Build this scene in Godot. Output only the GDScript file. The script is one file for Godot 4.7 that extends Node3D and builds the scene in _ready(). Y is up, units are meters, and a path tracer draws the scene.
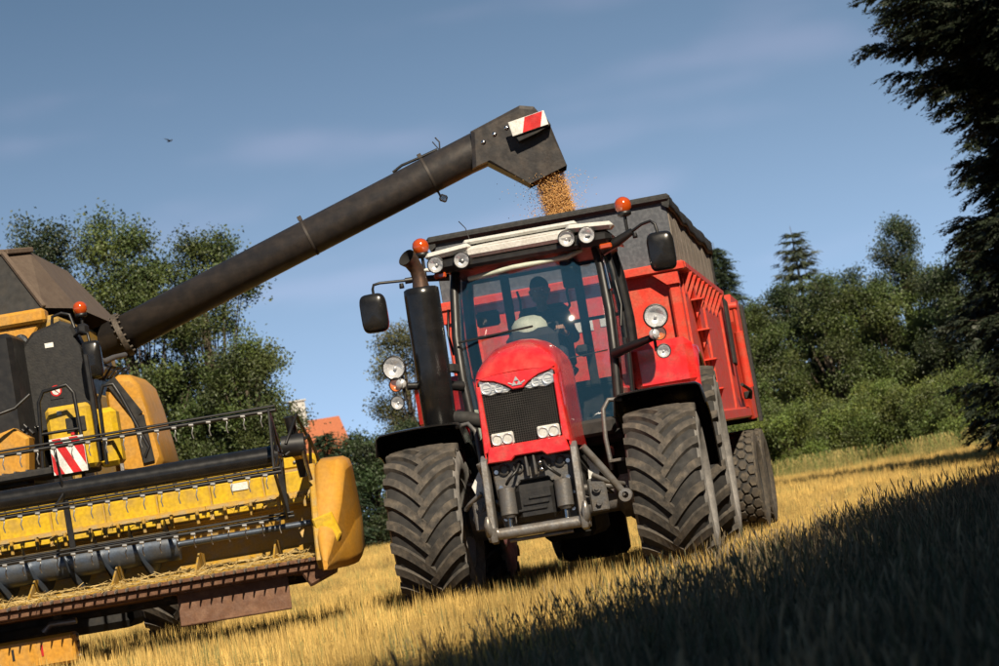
extends Node3D
# A tractor with a tipping trailer is loaded with grain by a combine harvester on a stubble field.

var M := {}
var used := {}
var rng := RandomNumberGenerator.new()

func _ready():
	rng.seed = 7
	# camera, sky, sun, exposure
	var cam := Camera3D.new(); cam.name = "camera"; add_child(cam)
	cam.position = Vector3(0, .85, 0)
	cam.rotation = Vector3(atan(170.0 / 2600.0), 0, deg_to_rad(-9.5))
	cam.fov = rad_to_deg(2.0 * atan(333.0 / 2600.0))
	cam.near = .1; cam.far = 6000.0
	cam.current = true
	var lens := CameraAttributesPhysical.new()
	lens.frustum_focal_length = 12.0 / (333.0 / 2600.0)
	lens.frustum_focus_distance = 23.6; lens.exposure_aperture = 4.5
	cam.attributes = lens
	var we := WorldEnvironment.new(); we.name = "environment"
	var env := Environment.new(); we.environment = env; add_child(we)
	env.background_mode = Environment.BG_SKY
	var sm := ProceduralSkyMaterial.new()
	sm.sky_top_color = lin(.018, .05, .10)
	sm.sky_horizon_color = lin(.36, .525, .76)
	sm.sky_curve = .084
	sm.ground_bottom_color = Color(.2, .17, .1)
	sm.ground_horizon_color = Color(.5, .5, .45)
	sm.sun_angle_max = 1.0
	sm.sky_cover = cloud_cover()
	sm.sky_cover_modulate = Color(.34, .30, .33)
	var sky := Sky.new(); sky.sky_material = sm; env.sky = sky
	env.tonemap_mode = Environment.TONE_MAPPER_LINEAR
	env.tonemap_exposure = 1.58
	env.sdfgi_enabled = true; env.ssao_enabled = true; env.ssil_enabled = true
	var sun := DirectionalLight3D.new(); sun.name = "sun"; add_child(sun)
	sun.light_energy = 1.6; sun.light_color = Color(1, .94, .84)
	sun.light_angular_distance = .5; sun.shadow_enabled = true
	sun.look_at_from_position(to_sun() * 10.0, Vector3.ZERO)
	make_materials()
	# the place
	build_ground()
	build_trees()
	build_house()
	build_grass()
	# the machines
	build_tractor()
	build_driver()
	build_trailer()
	build_combine()
	build_header()
	build_grain()
	build_bird()

func to_sun() -> Vector3:
	var az := deg_to_rad(17.0); var el := deg_to_rad(41.0)
	return Vector3(cos(el) * sin(az), sin(el), cos(el) * cos(az))

func cloud_cover() -> ImageTexture:
	var w := 2048; var h := 1024
	var im := Image.create(w, h, false, Image.FORMAT_RGBA8)
	im.fill(Color(0, 0, 0, 0))
	var n := FastNoiseLite.new(); n.seed = 11; n.frequency = 1.0; n.fractal_octaves = 5
	for y in range(320, 512):
		var el := (0.5 - (y + .5) / h) * PI
		for x in w:
			var az := (x + .5) / w * TAU
			var d := Vector3(cos(el) * cos(az), sin(el), cos(el) * sin(az))
			var k := n.get_noise_3d(d.x * 5.0 + d.y * 2.0, d.y * 34.0, d.z * 5.0)
			var a := smoothstep(.08, .6, k) * smoothstep(.0, .05, d.y) * (1.0 - smoothstep(.25, .5, d.y))
			if a > .004: im.set_pixel(x, y, Color(1, .95, .95, a * .5))
	return ImageTexture.create_from_image(im)

# ---------------------------------------------------------------- helpers
class Geo:
	var st := SurfaceTool.new()
	var group := 1
	func _init():
		st.begin(Mesh.PRIMITIVE_TRIANGLES)
	func flat(): st.set_smooth_group(-1)
	func soft():
		group += 1
		st.set_smooth_group(group)
	func t(a: Vector3, b: Vector3, c: Vector3):
		st.add_vertex(a); st.add_vertex(c); st.add_vertex(b)
	func q(a: Vector3, b: Vector3, c: Vector3, d: Vector3):
		t(a, b, c); t(a, c, d)
	func out(v: Array, ctr: Vector3):
		var nrm: Vector3 = (v[1] - v[0]).cross(v[2] - v[0])
		var mid := Vector3.ZERO
		for p in v: mid += p
		if nrm.dot(mid / v.size() - ctr) < 0.0: v.reverse()
		t(v[0], v[1], v[2])
		if v.size() == 4: t(v[0], v[2], v[3])
	func box(c: Vector3, s: Vector3, b := .01, r := Basis()):
		flat()
		var h := s * .5
		b = minf(b, minf(h.x, minf(h.y, h.z)) * .98)
		var P := {}
		for i in 8:
			var g := Vector3(1 if i & 1 else -1, 1 if i & 2 else -1, 1 if i & 4 else -1)
			for a in 3:
				var k := h - Vector3(b, b, b); k[a] = h[a]
				P[i * 3 + a] = c + r * (g * k)
		for a in 3:
			var b1 := 1 << ((a + 1) % 3); var b2 := 1 << ((a + 2) % 3); var b0 := 1 << a
			for s0 in 2:
				var o: int = b0 * s0
				out([P[o * 3 + a], P[(o | b1) * 3 + a], P[(o | b1 | b2) * 3 + a], P[(o | b2) * 3 + a]], c)
			if b > 0.0:
				var a1 := (a + 1) % 3; var a2 := (a + 2) % 3
				for s1 in 2:
					for s2 in 2:
						var o2: int = b1 * s1 | b2 * s2
						out([P[o2 * 3 + a1], P[(o2 | b0) * 3 + a1], P[(o2 | b0) * 3 + a2], P[o2 * 3 + a2]], c)
		if b > 0.0:
			for i in 8: out([P[i * 3], P[i * 3 + 1], P[i * 3 + 2]], c)
	func bar(a: Vector3, b: Vector3, w: float, h: float, bev := .006, up := Vector3.UP):
		var d := b - a
		var z := d.normalized()
		if absf(z.dot(up)) > .98: up = Vector3.RIGHT
		var x := up.cross(z).normalized()
		box((a + b) * .5, Vector3(w, h, d.length()), bev, Basis(x, z.cross(x), z))
	func tube(p: Array, rad, n := 10, cap := true):
		soft()
		var rings := []
		var up := Vector3(.123, .97, .21)
		for i in p.size():
			var d: Vector3 = (p[mini(i + 1, p.size() - 1)] - p[maxi(i - 1, 0)]).normalized()
			if absf(d.dot(up)) > .99: up = Vector3(.97, .1, .2)
			var x := up.cross(d).normalized(); var y := d.cross(x)
			up = y
			var r: float = rad[i] if rad is Array else rad
			var ring := PackedVector3Array()
			for k in n: ring.append(p[i] + x * (cos(TAU * k / n) * r) + y * (sin(TAU * k / n) * r))
			rings.append(ring)
		loft(rings, true)
		if cap: lid(rings[0], true); lid(rings[-1], false)
	func loft(rings: Array, closed := true):
		for i in rings.size() - 1:
			var a: PackedVector3Array = rings[i]; var b: PackedVector3Array = rings[i + 1]
			for k in (a.size() if closed else a.size() - 1):
				var j := (k + 1) % a.size()
				q(a[k], a[j], b[j], b[k])
	func lid(r: PackedVector3Array, rev := false):
		flat()
		var c := Vector3.ZERO
		for v in r: c += v
		c /= r.size()
		for k in r.size():
			if rev: t(c, r[(k + 1) % r.size()], r[k])
			else: t(c, r[k], r[(k + 1) % r.size()])
	func lathe(o: Vector3, axis: Vector3, prof: Array, n := 24, sm := true, a0 := 0.0, a1 := TAU):
		axis = axis.normalized()
		var ref := Vector3.UP if absf(axis.y) < .9 else Vector3.RIGHT
		var x := ref.cross(axis).normalized(); var y := axis.cross(x)
		var full := a1 - a0 > TAU - .001
		var rings := []
		for pr in prof:
			var ring := PackedVector3Array()
			for k in (n if full else n + 1):
				var a := a0 + (a1 - a0) * k / n
				ring.append(o + axis * pr[0] + x * (cos(a) * maxf(pr[1], .0004)) + y * (sin(a) * maxf(pr[1], .0004)))
			rings.append(ring)
		if sm:
			soft(); loft(rings, full)
		else:
			for i in rings.size() - 1:
				soft(); loft([rings[i], rings[i + 1]], full)
	func prism(poly: Array, z0: float, z1: float, tf := Transform3D(), bev := 0.0):
		var pp := PackedVector2Array(poly)
		if Geometry2D.is_polygon_clockwise(pp): pp.reverse()
		var n := pp.size()
		var inner := PackedVector2Array()
		for i in n:
			var a := (pp[i] - pp[(i + n - 1) % n]).normalized(); var b := (pp[(i + 1) % n] - pp[i]).normalized()
			var m := Vector2(-a.y, a.x) + Vector2(-b.y, b.x)
			inner.append(pp[i] + m.normalized() * bev / maxf(.4, m.length() * .5))
		var lay := []
		var zs := [[inner, z0], [pp, z0 + bev], [pp, z1 - bev], [inner, z1]] if bev > 0.0 else [[pp, z0], [pp, z1]]
		for l in zs:
			var ring := PackedVector3Array()
			for v in l[0]: ring.append(tf * Vector3(v.x, v.y, l[1]))
			lay.append(ring)
		flat()
		loft(lay, true)
		var tri := Geometry2D.triangulate_polygon(inner)
		for i in range(0, tri.size(), 3):
			var A: PackedVector3Array = lay[0]; var B: PackedVector3Array = lay[-1]
			t(A[tri[i]], A[tri[i + 2]], A[tri[i + 1]])
			t(B[tri[i]], B[tri[i + 1]], B[tri[i + 2]])
	func shell(rows: Array, thick: float):
		# rows of points, given a thickness along their normals
		var R := rows.size(); var C: int = rows[0].size()
		var lo := []
		for i in R:
			var r := PackedVector3Array()
			for j in C:
				var du: Vector3 = rows[mini(i + 1, R - 1)][j] - rows[maxi(i - 1, 0)][j]
				var dv: Vector3 = rows[i][mini(j + 1, C - 1)] - rows[i][maxi(j - 1, 0)]
				r.append(rows[i][j] - dv.cross(du).normalized() * thick)
			lo.append(r)
		soft(); loft(rows, false)
		soft(); loft(lo, false)
		flat()
		for i in R - 1:
			q(rows[i][0], lo[i][0], lo[i + 1][0], rows[i + 1][0])
			q(rows[i][C - 1], rows[i + 1][C - 1], lo[i + 1][C - 1], lo[i][C - 1])
		for j in C - 1:
			q(rows[0][j], rows[0][j + 1], lo[0][j + 1], lo[0][j])
			q(rows[R - 1][j], lo[R - 1][j], lo[R - 1][j + 1], rows[R - 1][j + 1])
	func mesh(m: Material) -> ArrayMesh:
		st.generate_normals()
		if m: st.set_material(m)
		return st.commit()

func V(x, y, z) -> Vector3: return Vector3(x, y, z)

func numbered(n: String) -> String:
	var k: int = used.get(n, 0)
	used[n] = k + 1
	return n if k == 0 else "%s_%03d" % [n, k]

func obj(called: String, g: Geo, m: Material, parent: Node = self) -> MeshInstance3D:
	var o := MeshInstance3D.new()
	o.mesh = g.mesh(m)
	o.name = numbered(called) if parent == self else called
	parent.add_child(o, true)
	return o

func thing(called: String, label: String, category: String, at := Vector3.ZERO, turn := 0.0, group := "") -> Node3D:
	var o := Node3D.new(); o.name = numbered(called); add_child(o)
	o.position = at; o.rotation.y = turn
	tag(o, label, category, group)
	return o

func tag(o: Node, label: String, category: String, group := "", kind := ""):
	if label: o.set_meta("label", label)
	if category: o.set_meta("category", category)
	if group: o.set_meta("group", group)
	if kind: o.set_meta("kind", kind)

func scatter(called: String, mesh: Mesh, xs: Array, cols: Array, parent: Node = self) -> MultiMeshInstance3D:
	var mm := MultiMesh.new()
	mm.transform_format = MultiMesh.TRANSFORM_3D
	mm.use_colors = true
	mm.mesh = mesh
	mm.instance_count = xs.size()
	for i in xs.size():
		mm.set_instance_transform(i, xs[i])
		mm.set_instance_color(i, cols[i])
	var o := MultiMeshInstance3D.new()
	o.multimesh = mm
	o.name = numbered(called) if parent == self else called
	parent.add_child(o, true)
	return o

# ---------------------------------------------------------------- materials
func lin(r: float, g: float, b: float) -> Color: return Color(r, g, b).linear_to_srgb()

func noise_tex(freq: float, lo: Color, hi: Color, sd := 1, oct := 5, mid := .5, size := 512, wide := .32, kind := FastNoiseLite.TYPE_SIMPLEX_SMOOTH) -> NoiseTexture2D:
	var n := FastNoiseLite.new(); n.seed = sd; n.frequency = freq; n.fractal_octaves = oct; n.noise_type = kind
	var t := NoiseTexture2D.new(); t.width = size; t.height = size; t.seamless = true; t.noise = n
	var g := Gradient.new()
	g.set_color(0, lo); g.set_color(1, hi)
	g.set_offset(0, mid - wide * .7); g.set_offset(1, mid + wide)
	t.color_ramp = g
	return t

func bump_tex(freq: float, sd := 1, strength := 4.0) -> NoiseTexture2D:
	var n := FastNoiseLite.new(); n.seed = sd; n.frequency = freq; n.fractal_octaves = 4
	var t := NoiseTexture2D.new(); t.width = 512; t.height = 512; t.seamless = true; t.noise = n
	t.as_normal_map = true; t.bump_strength = strength
	return t

var T_soft: Texture2D
var T_fine: Texture2D
var B_fine: Texture2D
var B_soft: Texture2D
var R_var: Texture2D

# a painted or plain surface; dust is the colour of dirt that lies on it in patches
func mat(c: Color, rough := .5, metal := 0.0, dust = null, cover := .5, scale := 1.0, bump := 0.0) -> StandardMaterial3D:
	var m := StandardMaterial3D.new()
	m.roughness = rough; m.metallic = metal
	m.uv1_triplanar = true; m.uv1_scale = Vector3.ONE * scale
	if dust != null:
		m.albedo_texture = noise_tex(.012, c, c.lerp(dust, cover), hash(c) % 999, 6, .54, 512, .3)
	else:
		m.albedo_color = c
		m.albedo_texture = T_soft
	m.roughness_texture = R_var
	m.detail_enabled = true; m.detail_blend_mode = BaseMaterial3D.BLEND_MODE_MUL; m.detail_albedo = T_fine
	m.detail_uv_layer = BaseMaterial3D.DETAIL_UV_2; m.uv2_triplanar = true; m.uv2_scale = Vector3.ONE * scale * 2.3
	m.roughness = minf(rough * 1.12, 1.0)
	if bump > 0.0:
		m.normal_enabled = true; m.normal_texture = B_fine; m.normal_scale = bump
	return m

func make_materials():
	T_soft = noise_tex(.008, Color(.86, .86, .86), Color(1, 1, 1), 3)
	T_fine = noise_tex(.03, Color(.90, .895, .885), Color(1, 1, 1), 4, 6, .45)
	R_var = noise_tex(.015, Color(.78, .78, .78), Color(1, 1, 1), 9)
	B_fine = bump_tex(.04, 5, 3.0)
	B_soft = bump_tex(.01, 6, 6.0)
	var dirt := lin(.30, .23, .15)
	M.red = mat(lin(.70, .016, .018), .3, 0.0, lin(.48, .13, .09), .62, .8)
	M.red.clearcoat_enabled = true; M.red.clearcoat = .6; M.red.clearcoat_roughness = .12
	M.tred = mat(lin(.66, .05, .028), .45, 0.0, lin(.46, .14, .09), .65, .8)
	M.yellow = mat(lin(.60, .385, .012), .42, 0.0, lin(.4, .26, .06), .8, .6)
	M.yellow_dirty = mat(lin(.42, .235, .018), .55, 0.0, dirt, .75, 1.2)
	M.orange_panel = mat(lin(.52, .25, .025), .5, 0.0, lin(.42, .24, .08), .6, .6)
	M.black = mat(lin(.008, .008, .009), .45, 0.0, lin(.021, .019, .017), .6, 1.1)
	M.black_gloss = mat(lin(.009, .009, .0095), .26, 0.0, lin(.02, .018, .017), .6, .9)
	M.plastic = mat(lin(.010, .010, .011), .55, 0.0, lin(.022, .02, .018), .6, 1.4, .2)
	M.steel = mat(lin(.24, .235, .235), .4, .5, lin(.16, .13, .1), .75, 1.2, .2)
	M.cast = mat(lin(.11, .11, .115), .5, .3, lin(.15, .125, .1), .7, 1.6, .4)
	M.dark = mat(lin(.012, .012, .0125), .8, 0.0, lin(.034, .029, .024), .7, 1.2)
	M.silver = mat(lin(.6, .6, .58), .4, .1, lin(.5, .48, .44), .5, .8)
	M.white = mat(lin(.78, .78, .76), .5)
	M.chrome = mat(lin(.85, .86, .88), .12, 1.0)
	M.mirror_bowl = mat(lin(.8, .81, .84), .3, .45)
	M.mesh = mat(lin(.04, .037, .035), .6, .2)
	M.rod = mat(lin(.7, .7, .7), .2, 1.0)
	M.rubber = mat(lin(.016, .016, .017), .85, 0.0, lin(.04, .036, .032), .8, 1.5, .3)
	M.lug = mat(lin(.03, .028, .026), .9, 0.0, lin(.13, .108, .085), .95, 1.3, .5)
	M.trubber = mat(lin(.055, .048, .04), .9, 0.0, lin(.13, .105, .075), .9, 1.6, .5)
	M.sidewall = mat(lin(.17, .165, .16), .9, 0.0, lin(.32, .30, .285), .9, 1.1, .3)  # dusty grey, lightened further for the sunlit stripe along the tyre
	M.rim = mat(lin(.42, .42, .42), .45, .4, lin(.3, .27, .22), .6, 1.2)
	M.exhaust = mat(lin(.14, .085, .06), .5, .7, lin(.07, .05, .045), .8, 4.0)
	M.auger = mat(lin(.024, .022, .0225), .45, .1, lin(.062, .049, .041), .8, .8, .1)
	M.tank = mat(lin(.105, .075, .055), .75, 0.0, lin(.14, .105, .078), .7, .6, .3)
	M.rust = mat(lin(.11, .05, .026), .8, .05, lin(.19, .10, .055), .8, 1.2, .6)
	M.board = mat(lin(.072, .08, .096), .75, 0.0, lin(.12, .13, .15), .9, 2.5, .4)
	M.side_board = mat(lin(.25, .215, .185), .8, 0.0, lin(.17, .145, .12), .8, .5, .3)
	M.tarp = mat(lin(.02, .02, .02), .6, 0.0, lin(.05, .047, .045), .6, 2.0, .5)
	M.bluesteel = mat(lin(.09, .115, .16), .36, .6, lin(.1, .1, .1), .7, 1.0)
	M.tine = mat(lin(.42, .42, .42), .4, .5)
	M.redsign = mat(lin(.62, .02, .02), .4)
	M.cloth_dark = mat(lin(.018, .022, .035), .95, 0.0, lin(.03, .034, .05), .8, 6.0)
	M.hair = mat(lin(.014, .01, .008), .7)
	M.skin = mat(lin(.4, .22, .15), .55)
	M.trim = mat(lin(.6, .66, .55), .7)
	M.seat = mat(lin(.03, .03, .035), .9)
	M.logo = mat(lin(.75, .75, .75), .3, .5)
	M.roof_tile = mat(lin(.42, .13, .055), .85, 0.0, lin(.3, .1, .05), .8, .8)
	M.plaster = mat(lin(.68, .66, .6), .9, 0.0, lin(.5, .46, .4), .5, .3)
	M.stone = mat(lin(.6, .6, .58), .9)
	M.glass_dark = mat(lin(.02, .025, .03), .1)
	M.bark = mat(lin(.11, .085, .06), .95, 0.0, lin(.06, .045, .035), .9, .7, .8)
	M.glass = StandardMaterial3D.new()
	M.glass.albedo_color = Color(.2, .36, .48, .12); M.glass.roughness = .03  # tint holds the blue haze of the reflected sky
	M.glass.transparency = BaseMaterial3D.TRANSPARENCY_ALPHA
	M.lens = StandardMaterial3D.new()
	M.lens.albedo_color = Color(.9, .95, 1, .06); M.lens.roughness = .05
	M.lens.transparency = BaseMaterial3D.TRANSPARENCY_ALPHA
	M.amber = StandardMaterial3D.new()
	M.amber.albedo_color = lin(.40, .055, .006); M.amber.roughness = .15
	M.amber.clearcoat_enabled = true; M.amber.clearcoat = 1.0; M.amber.clearcoat_roughness = .05
	M.amber.backlight = Color(.5, .2, .05)
	M.amber_paint = mat(lin(.7, .17, .02), .3)
	for k in ["leaf", "straw", "grain"]:
		M[k] = StandardMaterial3D.new()
		M[k].vertex_color_use_as_albedo = true
		M[k].roughness = .75
	M.leaf.roughness = .55
	M.leaf.backlight = Color(.35, .4, .2)
	M.straw.backlight = Color(.3, .3, .2)

# ---------------------------------------------------------------- ground, grass, trees
func ground_y(x: float, z: float) -> float:
	var d := -z
	var y := -.26 * smoothstep(27.5, 34.0, d) * (1.0 - smoothstep(44.0, 75.0, d))
	y += .03 * sin(x * .9 + d * .35) * sin(d * .5 + 1.3) * smoothstep(30.0, 40.0, d) * (1.0 - smoothstep(80.0, 120.0, d))
	return y

func build_ground():
	var g := Geo.new()
	var xs := []; var zs := []
	for i in range(-40, 41): xs.append(i * .75)
	var w := 32.0
	while w < 2500.0:
		xs.push_front(-w); xs.append(w); w *= 1.35
	for i in range(-24, 140): zs.append(-i * .75)
	w = 108.0
	while w < 2500.0:
		zs.append(-w); w *= 1.2
	w = 22.0
	while w < 2500.0:
		zs.push_front(w); w *= 1.5
	g.soft()
	var rows := []
	for z in zs:
		var r := PackedVector3Array()
		for x in xs: r.append(V(x, ground_y(x, z), z))
		rows.append(r)
	g.loft(rows, false)
	var m := StandardMaterial3D.new()
	m.albedo_texture = noise_tex(.03, lin(.20, .125, .045), lin(.46, .31, .11), 21, 6, .5, 1024)
	m.uv1_triplanar = true; m.uv1_world_triplanar = true; m.uv1_scale = Vector3.ONE * .32
	m.roughness = .95
	m.normal_enabled = true; m.normal_texture = bump_tex(.06, 8, 8.0); m.normal_scale = 1.0
	m.detail_enabled = true; m.detail_blend_mode = BaseMaterial3D.BLEND_MODE_MUL
	m.detail_albedo = noise_tex(.02, Color(.62, .6, .55), Color(1, 1, 1), 23, 4)
	m.detail_uv_layer = BaseMaterial3D.DETAIL_UV_2
	m.uv2_triplanar = true; m.uv2_world_triplanar = true; m.uv2_scale = Vector3.ONE * .045
	var o := obj("ground", g, m)
	tag(o, "harvested field of golden stubble", "field", "", "structure")

# how far a point of the ground lies inside the unmown verge at the right (metres, positive inside)
func verge(x: float, d: float) -> float:
	var e := .15 + (d - 17.0) * .26 + .35 * sin(d * .7) + .25 * sin(d * 1.9 + 1.0)
	return (x - e) * .95

func blade(g: Geo, p: Vector3, dir: Vector3, h: float, w: float, bend: float, seg: int):
	var side := dir.cross(Vector3.UP).normalized() * w * .5
	var pts := []
	for i in seg + 1:
		var f := float(i) / seg
		pts.append(p + V(0, h * (f - bend * .35 * f * f), 0) + dir * (bend * h * f * f))
	for i in seg:
		var f0 := 1.0 - float(i) / seg; var f1 := 1.0 - float(i + 1) / seg
		f0 = .35 + .65 * f0; f1 = (.35 + .65 * f1) if i + 1 < seg else .05
		g.q(pts[i] - side * f0, pts[i] + side * f0, pts[i + 1] + side * f1, pts[i + 1] - side * f1)

func ring_dir() -> Vector3:
	var a := rng.randf() * TAU
	return V(cos(a), 0, sin(a))

func build_grass():
	# stubble: cut straw standing in tufts
	var tufts := []
	for k in 4:
		var g := Geo.new(); g.flat()
		for i in 16:
			var p := V(rng.randfn(0, .055), -.01, rng.randfn(0, .055))
			blade(g, p, ring_dir(), rng.randf_range(.09, .21), .008, rng.randf_range(0, .28), 1)
		for i in 5:
			var p := V(rng.randfn(0, .08), rng.randf_range(.01, .03), rng.randfn(0, .08))
			var dd := ring_dir()
			g.q(p, p + V(0, .006, 0), p + dd * .16 + V(0, .02, 0), p + dd * .16 + V(0, .014, 0))
		tufts.append(g.mesh(M.straw))
	var xs := [[], [], [], []]; var cs := [[], [], [], []]
	var patch := FastNoiseLite.new(); patch.seed = 5; patch.frequency = .35; patch.fractal_octaves = 4
	for d0 in range(13, 150):
		var dens := 46.0 if d0 < 40 else (24.0 if d0 < 70 else 9.0)
		var x0 := -.26 * d0 - 1.0; var x1 := .25 * d0 + 1.0
		var n := int((x1 - x0) * dens)
		for i in n:
			var x := rng.randf_range(x0, x1); var d := d0 + rng.randf()
			var v := verge(x, d)
			if v > 1.6 and d < 60.0: continue
			if v > 0.0 and d < 60.0 and rng.randf() < v * .5: continue
			# drilled rows run with the machines
			var row := x * cos(.12) - d * sin(.12)
			var off := fposmod(row, .25) - .125
			x -= off * .82
			var s := rng.randf_range(.7, 1.25) * (1.35 if d > 60.0 else 1.0)
			var k := rng.randi() % 4
			xs[k].append(Transform3D(Basis(Vector3.UP, rng.randf() * TAU).scaled(V(s, s * rng.randf_range(.7, 1.2), s)), V(x, ground_y(x, -d), -d)))
			var f := rng.randf_range(.6, 1.2) * (1.0 + .55 * patch.get_noise_2d(x, d * .5))
			var c := Color(.50 * f, .335 * f, .095 * f)
			if rng.randf() < .08 + .25 * maxf(patch.get_noise_2d(x + 70.0, d), 0.0): c = Color(.19 * f, .19 * f, .06 * f)
			cs[k].append(c)
	for k in 4:
		var o := scatter("stubble", tufts[k], xs[k], cs[k])
		tag(o, "short golden cut straw standing all over the field", "stubble", "", "stuff")
	# the verge in the foreground: tall dry grass and weeds
	var clumps := []
	for k in 4:
		var g := Geo.new(); g.flat()
		for i in 26:
			blade(g, V(rng.randfn(0, .08), -.02, rng.randfn(0, .08)), ring_dir(), rng.randf_range(.06, .26), .0042, rng.randf_range(.2, 1.3), 3)
		for i in 3:
			var p := V(rng.randfn(0, .05), 0, rng.randfn(0, .05)); var dd := ring_dir()
			var h := rng.randf_range(.2, .36)
			g.tube([p, p + V(0, h * .6, 0) + dd * .02, p + V(0, h, 0) + dd * .06], .0022, 3, false)
			var tip := p + V(0, h, 0) + dd * .06
			g.tube([tip, tip + V(0, .02, 0) + dd * .005, tip + V(0, .045, 0) + dd * .014, tip + V(0, .065, 0) + dd * .022], [.0015, .005, .004, .001], 5, false)
		clumps.append(g.mesh(M.straw))
	xs = [[], [], [], []]; cs = [[], [], [], []]
	for d0 in range(5, 62):
		var x0 := -.26 * d0 - 1.0; var x1 := .27 * d0 + 2.5
		var n := int((x1 - x0) * (80.0 if d0 < 30 else 34.0))
		for i in n:
			var x := rng.randf_range(x0, x1); var d := d0 + rng.randf()
			var v := verge(x, d)
			if v < 0.0 and rng.randf() > .05 * (1.0 if d < 24 and v > -1.5 else 0.0): continue
			if v < 1.2 and rng.randf() > .25 + v * .6: continue
			var s := rng.randf_range(.55, 1.15) * clampf(.55 + v * .3, .5, 1.0)
			if d > 30.0: s *= .75
			if rng.randf() < .02 and d > 28.0: s *= 1.6
			var k := rng.randi() % 4
			xs[k].append(Transform3D(Basis(Vector3.UP, rng.randf() * TAU).scaled(V(s, s * rng.randf_range(.7, 1.15), s)), V(x, ground_y(x, -d), -d)))
			var f := rng.randf_range(.6, 1.15)
			var pick := rng.randf()
			var c := Color(.19, .145, .08) if pick < .5 else (Color(.085, .09, .04) if pick < .78 else Color(.30, .225, .125))
			cs[k].append(Color(c.r * f, c.g * f, c.b * f))
	for k in 4:
		var o := scatter("verge_grass", clumps[k], xs[k], cs[k])
		tag(o, "tall dry grass and weeds of the shaded field margin", "grass", "", "stuff")
	# tall pale grass at the foot of the far hedge
	xs = []; cs = []
	for i in 5200:
		var x := rng.randf_range(6.0, 31.0); var d := 93.0 + rng.randf() * 12.0 - x * .1
		if sin(x * 1.3) + sin(x * .53 + d * .4) + rng.randfn() * .7 < .35: continue
		var s := rng.randf_range(.9, 2.5)
		xs.append(Transform3D(Basis(Vector3.UP, rng.randf() * TAU).scaled(V(s, s * .9, s)), V(x, 0, -d)))
		var f := rng.randf_range(.7, 1.2)
		var c := Color(.34, .27, .09) if rng.randf() < .55 else Color(.14, .17, .04)
		cs.append(Color(c.r * f, c.g * f, c.b * f))
	var o2 := scatter("hedge_grass", clumps[1], xs, cs)
	tag(o2, "pale tall grass along the foot of the far hedge", "grass", "", "stuff")

func sprig(n: int, spread: float, ln: float, wd: float, sd: int) -> ArrayMesh:
	var r := RandomNumberGenerator.new(); r.seed = sd
	var g := Geo.new(); g.flat()
	for i in n:
		var p := V(r.randfn(), r.randfn() * .8, r.randfn()) * spread * .55
		var a := V(r.randfn(), r.randfn() * .6 - .1, r.randfn()).normalized()
		var b := a.cross(V(r.randfn() * .5, 1, r.randfn() * .5)).normalized()
		var nn := a.cross(b)
		var l := ln * r.randf_range(.7, 1.3); var w := wd * r.randf_range(.7, 1.2)
		var base := p; var tip := p + a * l - nn * l * .12; var mid := p + a * l * .45
		g.t(base, mid + b * w * .5 + nn * w * .18, tip)
		g.t(base, tip, mid - b * w * .5 + nn * w * .18)
	return g.mesh(M.leaf)

func spray(n: int, ln: float, wd: float, sd: int) -> ArrayMesh:
	# a flat conifer spray along +x, its needles hanging a little
	var r := RandomNumberGenerator.new(); r.seed = sd
	var g := Geo.new(); g.flat()
	for i in n:
		var f := float(i) / n
		for s in [-1, 1]:
			var p := V(ln * f, -.15 * ln * f * f, 0)
			var a := V(.75, r.randf_range(-.5, .12), s * r.randf_range(.5, 1.0)).normalized()
			var l := wd * (1.15 - f * .8) * r.randf_range(.7, 1.2)
			var w := l * .17
			var b := a.cross(V(r.randfn() * .5, 1, r.randfn() * .5)).normalized() * w
			g.t(p, p + a * l * .5 + b, p + a * l)
			g.t(p, p + a * l, p + a * l * .5 - b)
	return g.mesh(M.leaf)

func tint(c: Color, spread := .25) -> Color:
	var f := 1.0 + rng.randf_range(-spread, spread)
	return Color(c.r * f * rng.randf_range(.9, 1.12), c.g * f, c.b * f * rng.randf_range(.85, 1.15))

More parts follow.
